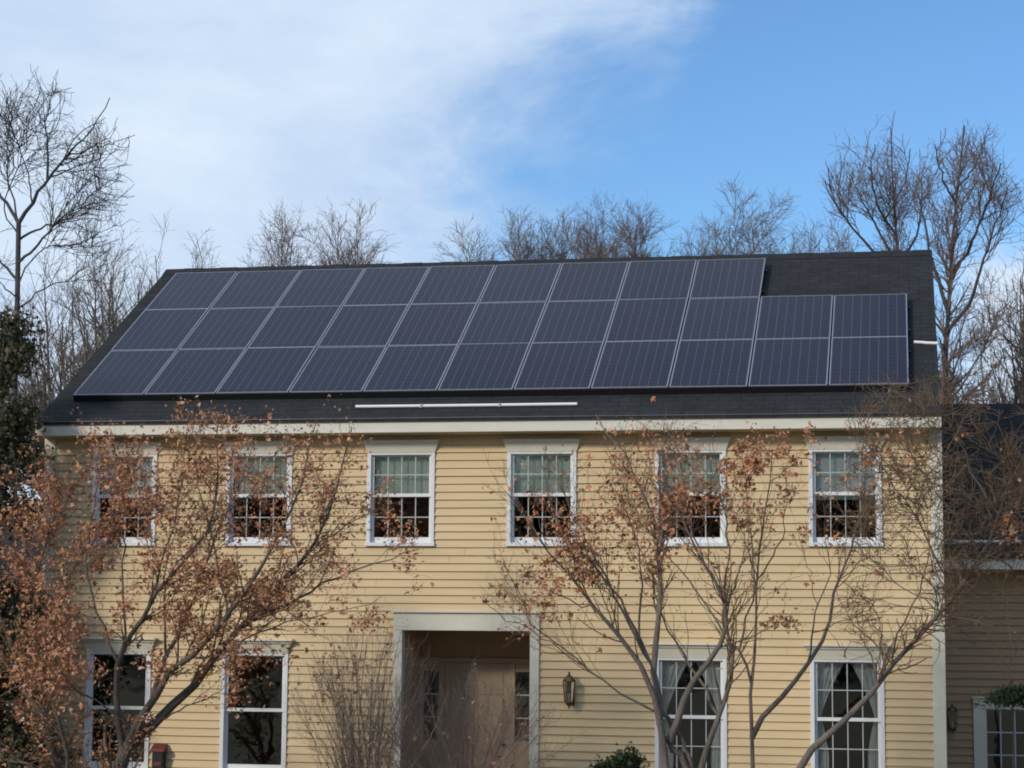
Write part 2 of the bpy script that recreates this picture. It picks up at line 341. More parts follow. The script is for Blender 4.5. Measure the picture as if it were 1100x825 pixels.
# overlapping shingle courses as low real steps
st = MB(); nC = int(math.hypot(RY-YO, RZ-4.545)/.143)
def sub(o, parent):
    o.parent = parent; o.matrix_parent_inverse = parent.matrix_world.inverted() if False else HINV; return o
rc = MB(); 
for k in range(40):
    xa = rx0+(rx1-rx0)*k/40; xb = rx0+(rx1-rx0)*(k+1)/40+.03; lift = .006*(k % 2)
    rc.prismx([(RY-.17, RZ-.17*TA+.012+lift), (RY, RZ+.024+lift), (RY+.17, RZ-.17*TA+.012+lift), (RY+.17, RZ-.17*TA+.001), (RY, RZ+.004), (RY-.17, RZ-.17*TA+.001)], xa, xb-.031)
RIDGE = mat('ridge_shingle', (.016, .018, .021), .95, var=.4, vscale=6)
o = hp(rc.build('ridge_cap', RIDGE))
# gable triangles, soffit, fascia, gutter, drip edge, rake boards
for x0, x1 in ((XL, XL+.06), (XR-.06, XR)):
    hp(MB().prismx([(0, 4.30), (RY, RZ-.13), (9.34, 4.30)], x0, x1).build('gable_wall', SIDING))
hp(MB().box(XL-.02, XR+.02, YO+.11, -.024, ZB-.006, ZB+.012).build('soffit', SOFF))
gut = MB().prismx([(YO, ZT), (YO, ZT-.03), (YO+.008, ZT-.04), (YO+.008, ZB+.002), (YO+.12, ZB+.002), (YO+.12, ZT-.012), (YO+.108, ZT-.012), (YO+.108, ZB+.014), (YO+.02, ZB+.014), (YO+.02, ZT-.045), (YO+.012, ZT-.034), (YO+.012, ZT)], rx0+.0, rx1+.01)
gutter = hp(gut.build('gutter', GUT, bevel=.004))
hp(MB().box(rx0, rx1, YO+.122, YO+.14, ZB+.013, ZT-.02).build('fascia', TRIM))
for x in (1.9, 5.0, 8.1, 10.6): hp(MB().box(x, x+.03, YO-.003, YO-.0005, ZT-.029, ZT+.003).build('gutter_joint', GUT))
dr = MB().box(rx0, rx1, YO-.028, YO+.05, 4.541, 4.5445); hp(dr.build('drip_edge', ALU))
for x in (rx0+.004, rx1-.03):
    rk = MB().prismx([(YO+.125, 4.49), (RY, RZ-.061), (RY, RZ-.25), (YO+.3, 4.36), (YO+.125, 4.36)], x, x+.026); hp(rk.build('rake_board', TRIM))
# ---- windows
def window(x, Z, parent_house=True, yf=0, hw=HW, cols=4, rows=2, grille=True, deep_cap=False, offx=0):
    y = yf
    c = MB(); cw = .052
    c.box(x-hw, x-hw+cw, y-.040, y+.10, Z['sill']+.05, Z['top']); c.box(x+hw-cw, x+hw, y-.040, y+.10, Z['sill']+.05, Z['top'])
    c.box(x-hw+cw+.0005, x+hw-cw-.0005, y-.037, y+.10, Z['top']-.03, Z['top'])
    w = c.build('window', WHITE, bevel=.003)
    hp(w)
    def s(o): o.parent = w; o.matrix_parent_inverse = w.matrix_parent_inverse.copy(); o.matrix_parent_inverse = Matrix.Identity(4); return o
    # crown: board flaring out to a top shelf
    zt, zb = Z['cap'], Z['top']+.001; e = .06
    cap = MB()
    pr = [(y-.045, zb), (y-.05, zb+.03), (y-.075, zt-.05), (y-.10, zt-.03), (y-.105, zt), (y-.022, zt), (y-.022, zb)]
    n = len(pr); b = 0
    for sx, sgn in ((x-hw, -1), (x+hw, 1)):
        for yy, zz in pr: cap.v.append((sx+sgn*e*max(0, min(1, (zz-zb)/(zt-zb))), yy, zz))
    cap.f += [tuple(range(n))[::-1], tuple(range(n, 2*n))] + [(i, (i+1) % n, n+(i+1) % n, n+i) for i in range(n)]
    s(cap.build('head_cap', TRIM))
    if deep_cap:
        s(MB().box(x-hw-e-.02, x+hw+e+.02, y-.14, y-.022, zt+.001, zt+.03).build('cap_shelf', GUT, bevel=.004))
    s(MB().box(x-hw-.012, x+hw+.012, y-.062, y+.10, Z['sill'], Z['sill']+.049).build('sill', WHITE, bevel=.004))
    gi = hw-.088
    for up in (1, 0):
        yy = y+.005+(0 if up else 0) + (.0 if up else .032)
        if up: z1, z0 = Z['top']-.031, Z['rail']-.022; g1, g0 = Z['gt']-.005, Z['rail']+.024
        else: z1, z0 = Z['rail']-.0225, Z['sill']+.05; g1, g0 = Z['rail']-.024, Z['gb']
        xo = hw-cw-.001; m = MB()
        m.box(x-xo, x-gi, yy, yy+.03, z0, z1); m.box(x+gi, x+xo, yy, yy+.03, z0, z1)
        if z1-g1 > .003: m.box(x-gi+.0002, x+gi-.0002, yy+.001, yy+.029, g1, z1)
        m.box(x-gi+.0002, x+gi-.0002, yy+.001, yy+.029, z0, g0)
        sh = s(m.build('sash', WHITE))
        if grille:
            mm = MB(); t = .0065
            for k in range(1, cols): 
                xx = x-gi+2*gi*k/cols; mm.box(xx-t, xx+t, yy+.006, yy+.022, g0, g1)
            for k in range(1, rows):
                zz = g0+(g1-g0)*k/rows; mm.box(x-gi, x+gi, yy+.0075, yy+.0205, zz-t, zz+t)
            s(mm.build('muntins', MUNT))
        pn_ = rawmesh('pane', [(x-gi-.005, yy+.024, g0-.005), (x+gi+.005, yy+.024, g0-.005), (x+gi+.005, yy+.024, g1+.005), (x-gi-.005, yy+.024, g1+.005)], [(0, 1, 2, 3)], GLASS)
        s(pn_)
    return w
ORD = ['leftmost', 'second from the left', 'third from the left', 'third from the right', 'second from the right', 'rightmost']
for i, x in enumerate(WX):
    w = window(x, UZ); w['label'] = '%s window of the upper storey' % ORD[i]
for i in (0, 1, 4, 5):
    w = window(WX[i], LZ, grille=i > 1, deep_cap=True); w['label'] = '%s window of the ground floor' % {0: 'leftmost', 1: 'plain two-pane', 4: 'curtained middle', 5: 'curtained right-hand'}[i]
# roller shades
def shade(x, z0, ztop, lab, m):
    b = MB(); n = 7
    b.box(x-.40, x+.40, .118, .122, z0+.02, ztop); sh = b.build('window_shade', m)
    tag(sh, lab, 'shade', 'roller shades in the upstairs windows')
    b = MB().box(x-.41, x+.41, .112, .126, z0, z0+.02); b.build('hem_bar', WHITE, sh)
    b = MB().tube([(x-.42, .122, ztop+.015), (x+.42, .122, ztop+.015)], .018); b.build('roller', WHITE, sh)
SHADE6 = mat('blue_grey_shade', (.82, .86, .86), .8, var=.06)
for i, x in enumerate(WX):
    shade(x, UZ['rail']-.01 if i < 5 else 3.44, 4.06, 'pale %s window shade pulled half down in the %s upstairs window' % ('green-grey' if i < 5 else 'blue-grey', ORD[i]), SHADE if i < 5 else SHADE6)
# tie-back curtains in the two lower right windows
def curtain(x, lab):
    root = empty('curtain', (x, .125, LZ['sill']+.05), lab, 'curtain', 'tied-back curtains downstairs')
    for sgn in (-1, 1):
        V = []; nz, nxx = 40, 26; zt = 1.31
        for j in range(nz+1):
            t = j/nz; z = zt-1.6*t
            wtop = .37; tie = .46
            wd = (.05+(wtop-.05)*(1-(t/tie))**1.25) if t < tie else .05+.10*min(1, (t-tie)/.3)**.8
            for i in range(nxx+1):
                a = i/nxx; xx = sgn*(.40-wd*a)
                V.append((xx, .0+.018*math.sin(a*26+sgn)*min(1, wd*4)+.01*math.sin(a*9), z-LZ['sill']-.05))
        Fs = [(j*(nxx+1)+i, j*(nxx+1)+i+1, (j+1)*(nxx+1)+i+1, (j+1)*(nxx+1)+i) for j in range(nz) for i in range(nxx)]
        o = rawmesh('curtain_panel', V, Fs, SHEER, root, True)
        m = o.modifiers.new('s', 'SOLIDIFY'); m.thickness = .003
    b = MB().tube([(-.43, 0, 1.33-LZ['sill']-.05), (.43, 0, 1.33-LZ['sill']-.05)], .008); b.build('curtain_rod', WHITE, root)
curtain(WX[5], 'white tied-back curtain in the right-hand ground floor window')
curtain(WX[4], 'white tied-back curtain in the ground floor window behind the forked maple trunks')
# ---- door recess
dz = -.78
dt = MB(); dt.box(4.85, DX0, -.05, .10, dz, DT); dt.box(DX1, 6.872, -.05, .10, dz, DT); dt.box(4.85, 6.872, -.053, .10, DT+.001, 1.905)
hp(dt.build('door_surround', TRIM, bevel=.005))
hp(MB().box(4.82, 6.90, -.09, -.03, 1.9055, 1.935).build('surround_cap', TRIM, bevel=.004))
rec = MB(); rec.box(DX0-.05, DX0-.001, .101, 1.12, dz, DT+.05); rec.box(DX1+.001, DX1+.05, .101, 1.12, dz, DT+.05); rec.box(DX0, DX1, .101, 1.12, DT+.001, DT+.05)
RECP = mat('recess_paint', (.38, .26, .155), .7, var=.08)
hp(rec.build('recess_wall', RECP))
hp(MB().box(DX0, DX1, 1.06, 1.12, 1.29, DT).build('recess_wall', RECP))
hp(MB().box(DX0-.2, DX1+.2, -1.3, 1.12, dz-.15, dz-.001).build('porch_floor', CONC, bevel=.01))
fr = MB()
for a, b in ((4.973, 5.035), (5.25, 5.33), (6.265, 6.345), (6.551, 6.744)): fr.box(a, b, 1.02, 1.10, dz, 1.22)
fr.box(4.973, 6.744, 1.01, 1.10, 1.221, 1.288); 
for a, b in ((5.035, 5.25), (6.345, 6.551)): fr.box(a+.0003, b-.0003, 1.03, 1.09, 1.10, 1.22); fr.box(a+.0003, b-.0003, 1.03, 1.09, dz, .14)
hp(fr.build('door_frame', DOORP, bevel=.003))
door = hp(MB().box(5.332, 6.263, 1.045, 1.09, dz, 1.218).build('front_door', DOORP, bevel=.003)); door['label'] = 'shaded front door at the back of the recess'
pm = MB()
for xa, xb in ((5.42, 5.76), (5.835, 6.175)):
    for za, zb in ((-.62, -.12), (-.02, .68), (.78, 1.10)): pm.box(xa, xb, 1.035, 1.0445, za, zb)
o = pm.build('door_panel', DOORP, bevel=.004); o.parent = door
o = MB().tube([(6.20, 1.043, .1), (6.20, 1.0, .1), (6.14, 1.0, .1)], .012).build('door_handle', BRASS); o.parent = door
for a, b in ((5.035, 5.25), (6.345, 6.551)):
    sg = hp(rawmesh('sidelight', [(a, 1.06, .14), (b, 1.06, .14), (b, 1.06, 1.10), (a, 1.06, 1.10)], [(0, 1, 2, 3)], GLASS))
    mm = MB(); [mm.box(a+.0005, b-.0005, 1.05, 1.0595, z-.008, z+.008) for z in (.14+.32, .14+.64)]; o = mm.build('muntins', MUNT); o.parent = sg
# ---- wings
WY = 3.0
wh = [(12.66, 14.2, -1.0, .775)]
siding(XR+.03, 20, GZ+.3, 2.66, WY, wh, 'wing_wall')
hp(MB().box(XR-.0, 12.70, WY+.004, WY+.14, GZ, 2.7).box(14.2, 20, WY+.004, WY+.14, GZ, 2.7).box(12.70, 14.2, WY+.004, WY+.14, .7, 2.7).build('wing_wall_core', ROOM))
hp(MB().box(XR, 20, 6.0, 6.1, GZ, 2.7).build('interior_wall', ROOM))
roofmesh('wing_roof', XR+.002, 20.3, 2.56, 2.80, 6.0, 5.36, 9.4, 2.80)
hp(MB().box(XR+.036, 20.3, 2.58, 2.70, 2.60, 2.785).build('wing_gutter', GUT, bevel=.012))
hp(MB().box(XR+.036, 20.3, 2.701, WY-.02, 2.61, 2.63).build('wing_soffit', SOFF))
wd_ = MB(); wd_.box(12.665, 12.845, WY-.045, WY+.1, -1.0, .775-.15); wd_.box(12.665, 14.2, WY-.047, WY+.1, .775-.1499, .775); wd_.box(12.64, 14.22, WY-.09, WY-.03, .7755, .80)
wdo = hp(wd_.build('wing_door', TRIM, bevel=.004)); wdo['label'] = 'glazed side door with cream trim'
mm = MB()
for k in range(7): mm.box(12.846+.2*k-.009, 12.846+.2*k+.009, WY+.01, WY+.03, -1, .624)
for k in range(6): mm.box(12.846, 14.19, WY+.012, WY+.028, .615-.32*k-.009, .615-.32*k+.009)
o = mm.build('muntins', MUNT); o.parent = wdo
o = rawmesh('pane', [(12.846, WY+.034, -1), (14.19, WY+.034, -1), (14.19, WY+.034, .624), (12.846, WY+.034, .624)], [(0, 1, 2, 3)], GLASS); o.parent = wdo
# left wing
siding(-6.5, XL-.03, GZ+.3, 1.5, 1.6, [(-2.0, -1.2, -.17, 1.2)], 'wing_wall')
hp(MB().box(-6.5, -2.0, 1.604, 1.74, GZ, 1.5).box(-1.2, XL, 1.604, 1.74, GZ, 1.5).box(-2.0, -1.2, 1.604, 1.74, GZ, -.17).box(-2.0, -1.2, 1.604, 1.74, 1.2, 1.5).box(-6.5, XL, 4.5, 4.6, GZ, 1.5).build('wing_wall_core', ROOM))
roofmesh('wing_roof', -6.7, XL-.002, 1.22, 1.52, 4.6, 3.7, 8.0, 1.52)
hp(MB().box(-6.7, XL-.036, 1.15, 1.25, 1.38, 1.505).build('wing_gutter', GUT, bevel=.01))
hp(MB().box(-6.7, XL-.036, 1.251, 1.58, 1.39, 1.41).build('wing_soffit', SOFF))
w = window(-1.6, dict(top=1.20, gt=1.16, rail=.5, gb=-.05, sill=-.17, cap=1.32), yf=1.6, hw=.41, grille=False); w['label'] = 'window of the low left wing'
# ---- solar panels
GAPX = 1.075; PHS = 1.60; PWD, PHT = 1.052, 1.588
nrm = Vector((0, -sa, ca)); upv = Vector((0, ca, sa))
rotp = Matrix(((1, 0, 0), (0, ca, -sa), (0, sa, ca))).to_4x4()
def make_panel():
    root = empty('solar_panel')
    f = MB(); t = .013; h = .04
    f.box(0, t, 0, PHT, -h, 0); f.box(PWD-t, PWD, 0, PHT, -h, 0); f.box(t, PWD-t, 0, t, -h, -.0005); f.box(t, PWD-t, PHT-t, PHT, -h, -.0005)
    f.build('frame', ALU, root)
    c = MB().box(t, PWD-t, t, PHT-t, -.006, -.002)
    # cell pattern is centred on the panel: shift the mesh so that object space starts at a cell border
    c.v = [(x-.0187, y-.033, z) for x, y, z in c.v]
    g = c.build('cell_glass', CELL, root); g.location = (.0187, .033, 0)
    return root
def copy_tree(o, parent=None):
    c = o.copy(); COL.objects.link(c)
    if parent: c.parent = parent
    for ch in list(o.children): copy_tree(ch, c)
    return c
NUM = ['first', 'second', 'third', 'fourth', 'fifth', 'sixth', 'seventh', 'eighth', 'ninth', 'tenth', 'eleventh']
pan0 = make_panel(); first = True; prs = random.Random(3)
for r, (rown, n) in enumerate((('bottom', 11), ('middle', 11), ('top', 9))):
    for k in range(n):
        o = pan0 if first else copy_tree(pan0); first = False
        base = Vector((k*GAPX+.0115, YA, ZA)) + upv*(r*PHS+.003)
        o.matrix_world = Matrix.Translation(base) @ rotp @ Matrix.Rotation(prs.uniform(-.006, .006), 4, 'X') @ Matrix.Rotation(prs.uniform(-.0035, .0035), 4, 'Y')
        tag(o, 'dark blue solar panel, %s from the left in the %s row on the roof' % (NUM[k], rown), 'solar panel', 'solar panels in three rows on the roof')
RK = empty('mounting_rack', (0, YA, ZA-.1), 'black mounting rails and lower skirt under the solar panels', 'rack')
rmat = Matrix.Translation(Vector((0, YA, ZA))) @ rotp
def rk(name, b, m=DARKM):
    o = b.build(name, m); o.parent = RK; o.matrix_parent_inverse = Matrix.Translation(-RK.location) @ rmat; return o
for s in (.35, 1.2, 1.95, 2.8): rk('rail', MB().box(-.02, 11*GAPX+.03, s-.02, s+.02, -.085, -.047))
for s in (3.55, 4.4): rk('rail', MB().box(-.02, 9*GAPX+.03, s-.02, s+.02, -.085, -.047))
rk('skirt', MB().box(.01, 11*GAPX-.005, -.014, -.003, -.122, -.012))
ft = MB()
for k in range(10):
    for s in (.35, 1.2, 1.95, 2.8): ft.box(.5+k*1.15, .56+k*1.15, s-.04, s+.04, -.128, -.086)
rk('foot', ft)
# ---- conduits
def roofz(y, z0=4.545, y0=YO-.02): return z0+(y-y0)*TA
def conduit(name, ends, r, lab, m=PVC, bits=()):
    root = empty(name, ends[0], lab, 'pipe'); e0 = Vector(ends[0])
    MB().tube([Vector(e)-e0 for e in ends], r, 10).build('pipe', m, root, smooth=False)
    for b in bits: b.v = [tuple(Vector(v)-e0) for v in b.v]; b.build('bracket', ALU, root)
yc = -.13
bits = [MB().box(x, x+.03, yc-.03, yc+.03, roofz(yc)-.0, roofz(yc)+.052) for x in (5.2, 6.3)]
xa, xb = P(382, 441.5, yc)[0], P(620, 438, yc)[0]
conduit('roof_conduit', [(xa, yc, roofz(yc)+.028), ((xa+xb)/2, yc, roofz(yc)+.026), (xb, yc, roofz(yc)+.028)], .021, 'long white pipe lying on the dark shingles above the gutter', bits=bits)
# right-hand conduit from the last panel to the rake
s0 = 1.56; h0 = .13
def rp(X, s, up=.03): return (X, YA+s*ca+h0*sa-up*sa*0, ZA+s*sa-h0*ca+up)
conduit('rake_conduit', [rp(11.90, 1.62), rp(12.02, 1.60), rp(12.06, 1.585), rp(12.23, 1.56)], .022, 'short white pipe running from the panels to the right roof edge')
yw = 2.80; zw = 2.80+(yw-2.56)*(2.56/3.44)
conduit('wing_conduit', [(P(1014, 583, yw)[0], yw, zw+.03), (P(1097, 583, yw)[0], yw, zw+.03)], .024, 'white pipe lying along the eave of the right wing roof')
# ---- lanterns
LG = glass_mat('lantern_glass', (.7, .7, .62), .12, .08)
def lantern(loc, lab, s=1.0):
    root = empty('wall_lantern', loc, lab, 'lantern', 'lanterns on the house wall'); 
    MB().box(-.05*s, .05*s, -.012, .0, -.16*s, .12*s).build('back_plate', BRASS, root, bevel=.004)
    MB().tube([(0, -.01, -.09*s), (0, -.06*s, -.15*s), (0, -.11*s, -.13*s)], .009*s).tube([(0, -.01, .06*s), (0, -.07*s, .20*s), (0, -.11*s, .20*s)], .008*s).build('arm', BRASS, root)
    MB().lathe([(.008, .23*s), (.016, .215*s), (.008, .20*s), (.05*s, .165*s), (.078*s, .12*s), (.07*s, .115*s)], 0, -.11*s, 6).build('cap', BRASS, root)
    cage = MB()
    for k in range(6):
        a = 2*PI*k/6; cage.tube([(.07*s*math.cos(a), -.11*s+.07*s*math.sin(a), .115*s), (.05*s*math.cos(a), -.11*s+.05*s*math.sin(a), -.12*s)], .005*s, 5)
    cage.lathe([(.052*s, -.11*s), (.055*s, -.125*s), (.03*s, -.15*s), (.012*s, -.165*s), (.014*s, -.185*s), (.0, -.20*s)], 0, -.11*s, 6).build('cage', BRASS, root)
    MB().lathe([(.066*s, .113*s), (.046*s, -.115*s)], 0, -.11*s, 6).build('glass', LG, root)
    MB().tube([(0, -.11*s, -.11*s), (0, -.11*s, -.02*s)], .012*s).build('candle', TRIM, root)
lantern((7.30, -.025, .87), 'old brass wall lantern on the siding right of the front door', 1.15)
lantern((12.37, WY-.025, .47), 'small dark wall lantern on the shaded right wing beside its door', 1.0)
bx = empty('letter_box', (1.55, -.03, -.20), 'dark wall box with a red top beside the lower left window', 'box')
MB().box(-.08, .08, -.13, 0, -.28, .16).build('body', DARKM, bx, bevel=.01)
MB().prismx([(-.15, .161), (-.15, .20), (-.02, .27), (0, .27), (0, .161)], -.10, .10).build('lid', REDM, bx, bevel=.006)
MB().box(-.05, .05, -.134, -.1305, -.02, .03).build('flap', REDM, bx)
# ------------------------------------------------------------------ trees
def resample(poly, K):
    p = np.array(poly, float); d = np.r_[0, np.cumsum(np.linalg.norm(np.diff(p[:, :3], axis=0), axis=1))]; t = np.linspace(0, d[-1], K)
    q = np.stack([np.interp(t, d, p[:, i]) for i in range(p.shape[1])], 1)
    for _ in range(2): q[1:-1] = .25*q[:-2]+.5*q[1:-1]+.25*q[2:]
    return q
def nz(v): return v/np.maximum(np.linalg.norm(v, axis=-1, keepdims=True), 1e-9)
def sprout(rng, PT, RD, m, Lr, ang, K=6, wig=.18, trop=.05, tmin=.15, rs=.6, rmin=.0015, tpow=1.0, decay=.55, absL=None, flat=1.0):
    """children of a batch of polylines. PT (N,k,3), RD (N,k). returns batch"""
    Nn, k, _ = PT.shape; seg = np.linalg.norm(np.diff(PT, axis=1), axis=2).sum(1)
    if np.isscalar(m): cnt = np.full(Nn, m)
    else: cnt = rng.poisson(np.maximum(m*seg, .3))
    idx = np.repeat(np.arange(Nn), cnt)
    if len(idx) == 0: return np.zeros((0, K, 3)), np.zeros((0, K))
    t = tmin+(1-tmin)*rng.random(len(idx))**tpow; x = t*(k-1); i = np.minimum(x.astype(int), k-2); fr = (x-i)[:, None]
    p0 = PT[idx, i]*(1-fr)+PT[idx, i+1]*fr; tan = nz(PT[idx, i+1]-PT[idx, i]); r0 = RD[idx, i]*(1-fr[:, 0])+RD[idx, i+1]*fr[:, 0]
    rv = rng.normal(size=p0.shape); rv[:, 1] *= flat; perp = nz(rv-tan*(rv*tan).sum(1, keepdims=True))
    a = np.radians(rng.uniform(*ang, len(idx)))[:, None]; d = nz(np.cos(a)*tan+np.sin(a)*perp)
    Ln = (seg[idx] if absL is None else absL)*rng.uniform(*Lr, len(idx))*(1-decay*t)
    pts = np.zeros((len(idx), K, 3)); pts[:, 0] = p0; st = (Ln/(K-1))[:, None]
    for j in range(1, K):
        d = nz(d+rng.normal(size=d.shape)*wig+np.array([0, 0, trop])); pts[:, j] = pts[:, j-1]+d*st
    rr = np.maximum(r0*rs, rmin)[:, None]*np.linspace(1, .45, K)[None]; rr = np.maximum(rr, rmin*.7)
    return pts, rr
def tubes(batches, sides):
    Vs, Fs = [], []; off = 0
    for (PT, RD), n in zip(batches, sides):
        if len(PT) == 0: continue
        Nn, k, _ = PT.shape; tan = np.zeros_like(PT); tan[:, 1:-1] = PT[:, 2:]-PT[:, :-2]; tan[:, 0] = PT[:, 1]-PT[:, 0]; tan[:, -1] = PT[:, -1]-PT[:, -2]; tan = nz(tan)
        ref = np.where(np.abs(tan[..., 1:2]) < .8, np.array([0, 1., 0]), np.array([1., 0, 0])); a = nz(np.cross(tan, ref)); b = np.cross(tan, a)
        th = 2*PI*np.arange(n)/n
        ring = PT[:, :, None]+(a[:, :, None]*np.cos(th)[None, None, :, None]+b[:, :, None]*np.sin(th)[None, None, :, None])*RD[:, :, None, None]
        Vs.append(ring.reshape(-1, 3)); base = off+(np.arange(Nn)[:, None, None]*k+np.arange(k-1)[None, :, None])*n; q = np.arange(n)[None, None]; q2 = (q+1) % n
        Fs.append(np.stack([base+q, base+q2, base+n+q2, base+n+q], -1).reshape(-1, 4)); off += Nn*k*n
    return np.concatenate(Vs), np.concatenate(Fs)
def leaves(rng, pos, size, lobes=3, droop=.6, spread=45):
    """small curled leaves of a few pointed lobes"""
    n = len(pos); d = nz(rng.normal(size=(n, 3))+np.array([0, 0, -droop])); s = nz(np.cross(d, rng.normal(size=(n, 3)))); nn = np.cross(d, s)
    sz = (np.clip(rng.lognormal(-.05, .38, n), .45, 2.1)*size)[:, None]; Vs = []; Fs = []
    # one leaf = 1 centre + lobes*... sharing the base vertex so it is one island
    angs = np.radians(np.linspace(-spread, spread, lobes)) if lobes > 1 else [0]
    Vl = [pos]
    for a in angs:
        dd = nz(d*math.cos(a)+s*math.sin(a)); ss = nz(-d*math.sin(a)+s*math.cos(a)); ln = 1 if abs(a) < .1 else .8
        curl = nn*sz*rng.uniform(-.35, .35, (n, 1))
        Vl += [pos+dd*sz*.5*ln+ss*sz*.2+curl*.5, pos+dd*sz*ln+curl, pos+dd*sz*.5*ln-ss*sz*.2-curl*.3]
    V = np.stack(Vl, 1); k = V.shape[1]; base = np.arange(n)[:, None]*k
    Fl = [np.concatenate([base, base+1+3*j, base+2+3*j, base+3+3*j], 1) for j in range(len(angs))]
    return V.reshape(-1, 3), np.concatenate(Fl)
def tree_obj(name, base, label, cat, parts, group=None):
    root = empty(name, tuple(base), label, cat, group)
    for pn_, (V, Fq), m, sm in parts:
        if len(V): rawmesh(pn_, V-np.asarray(base), Fq, m, root, sm)
    return root
def traced(mains, Y, rng, depth=1.2, K=14):
    """mains: list of (pixel polyline, r0, r1[, depth offset start, end])"""
    PT, RD = [], []
    for mm in mains:
        poly, r0, r1 = mm[:3]; ya, yb = mm[3:] if len(mm) > 3 else (0, rng.uniform(-depth, depth))
        n = len(poly); ys_ = Y+ya+(yb-ya)*np.linspace(0, 1, n)**1.2
        w = np.array([P(u, v, y) for (u, v), y in zip(poly, ys_)]); q = resample(w, K)
        q[1:-1] += rng.normal(size=(K-2, 3))*.016
        if PT:                               # join the start to the nearest limb already grown
            pr = np.concatenate([resample(x, 90) for x in PT]); dd = np.linalg.norm(pr-q[0], axis=1); i = dd.argmin()
            if dd[i] < .9: q += (pr[i]-q[0])*((1-np.linspace(0, 1, K))**2)[:, None]
        PT.append(q); RD.append(r1+(r0*(.88 if r0 > .03 else .75)-r1)*(1-np.linspace(0, 1, K))**1.35)
    return np.array(PT), np.array(RD)
def pick(rng, pts, clusters, base=.02, n=10000):
    u, v = Q(pts); wgt = np.full(len(pts), base)
    for cu, cv, ru, rv, a in clusters: wgt += a*np.exp(-((u-cu)/ru)**2-((v-cv)/rv)**2)
    nse = .55+.45*np.sin(pts[:, 0]*5.1+pts[:, 2]*3.3)*np.sin(pts[:, 2]*6.7-pts[:, 0]*2.2+1)
    wgt *= np.clip(nse, .25, 1); wgt /= wgt.sum(); i = rng.choice(len(pts), n, p=wgt); return pts[i]
def thin(b, rng, f):
    """drop twigs outside f(u,v) in [0,1]"""
    PT, RD = b; u, v = Q(PT[:, -1]); k = rng.random(len(PT)) < f(u, v); return PT[k], RD[k]
# --- left maple with copper leaves
rng = np.random.default_rng(11)
YL = -4.6
gzl = gh(YL)
def below(u, v, Y, du=0):   # pixel below the frame where the stem meets the ground
    p = P(u, v, Y); return p
ML = [
 ([(112, 960), (118, 880), (124, 830), (136, 802)], .105, .085, 0, 0),
 ([(136, 802), (144, 796), (164, 775), (188, 761), (200, 744), (226, 717), (245, 690), (262, 668), (280, 648), (300, 630), (334, 600), (352, 560), (368, 500), (378, 460)], .072, .008, 0, .5),
 ([(262, 668), (289, 657), (300, 652), (334, 635), (370, 614), (395, 608), (425, 600), (450, 590)], .030, .005, .2, -.6),
 ([(136, 802), (147, 790), (161, 752), (177, 722), (191, 709), (210, 700), (235, 680), (262, 640), (285, 600), (310, 560), (330, 500), (340, 450)], .060, .006, 0, -.8),
 ([(161, 752), (170, 715), (191, 676), (202, 665), (215, 620), (226, 585), (245, 547), (262, 510), (275, 470)], .038, .005, 0, .9),
 ([(128, 810), (122, 770), (118, 736), (117, 709), (131, 687), (158, 652), (174, 622), (204, 605), (230, 570), (236, 520), (232, 470), (235, 440)], .050, .005, 0, -1),
 ([(136, 700), (136, 657), (136, 624), (135, 590), (131, 560), (128, 520), (120, 470)], .022, .004, -.2, .8),
 ([(158, 652), (164, 624), (176, 590), (186, 563), (191, 536), (202, 498), (208, 455)], .022, .004, -.4, -1.2),
 ([(175, 704), (175, 650), (175, 618), (215, 574), (245, 547), (275, 525), (300, 480)], .022, .004, -.1, .6),
 ([(218, 640), (218, 602), (218, 575), (213, 531), (205, 490), (215, 450)], .018, .004, -.5, -.2),
 ([(117, 709), (100, 660), (85, 610), (95, 560), (110, 520), (100, 480)], .028, .004, -.3, .4),
 ([(68, 905), (66, 850), (65, 825), (52, 791), (41, 766), (25, 753), (18, 722), (12, 680), (-10, 640), (-25, 590)], .062, .012, .6, 1.2),
 ([(66, 870), (82, 830), (68, 785), (60, 761), (45, 725), (35, 698), (30, 650), (44, 588), (76, 534), (95, 500)], .035, .005, .6, .0),
 ([(41, 766), (50, 700), (68, 640), (80, 600), (104, 577), (140, 540), (165, 500)], .022, .004, .7, -.5),
 ([(-30, 830), (0, 815), (22, 818), (40, 826), (66, 870)], .012, .022, .8, .6),
 ([(60, 790), (20, 740), (-10, 700), (-20, 640), (0, 590), (20, 540), (15, 490)], .03, .004, .6, .2),
 ([(22, 805), (45, 798), (62, 793)], .006, .012, .6, .6),
 ([(226, 717), (255, 690), (300, 672), (340, 662), (385, 652), (410, 640)], .020, .003, .1, -.9),
 ([(300, 630), (330, 590), (380, 560), (410, 545), (440, 540)], .018, .003, .1, .8),
 ([(170, 775), (200, 760), (235, 742), (262, 735)], .016, .003, 0, -.6),
 ([(147, 790), (128, 768), (90, 745), (62, 722), (55, 680)], .022, .004, 0, -.9),
]
m0 = traced(ML, YL, rng)
m0[0][0, 0, 2] = gzl-.1; 
for j in (11, 12): m0[0][j, 0] = (m0[0][j, 0][0], m0[0][j, 0][1], m0[0][j, 0][2])
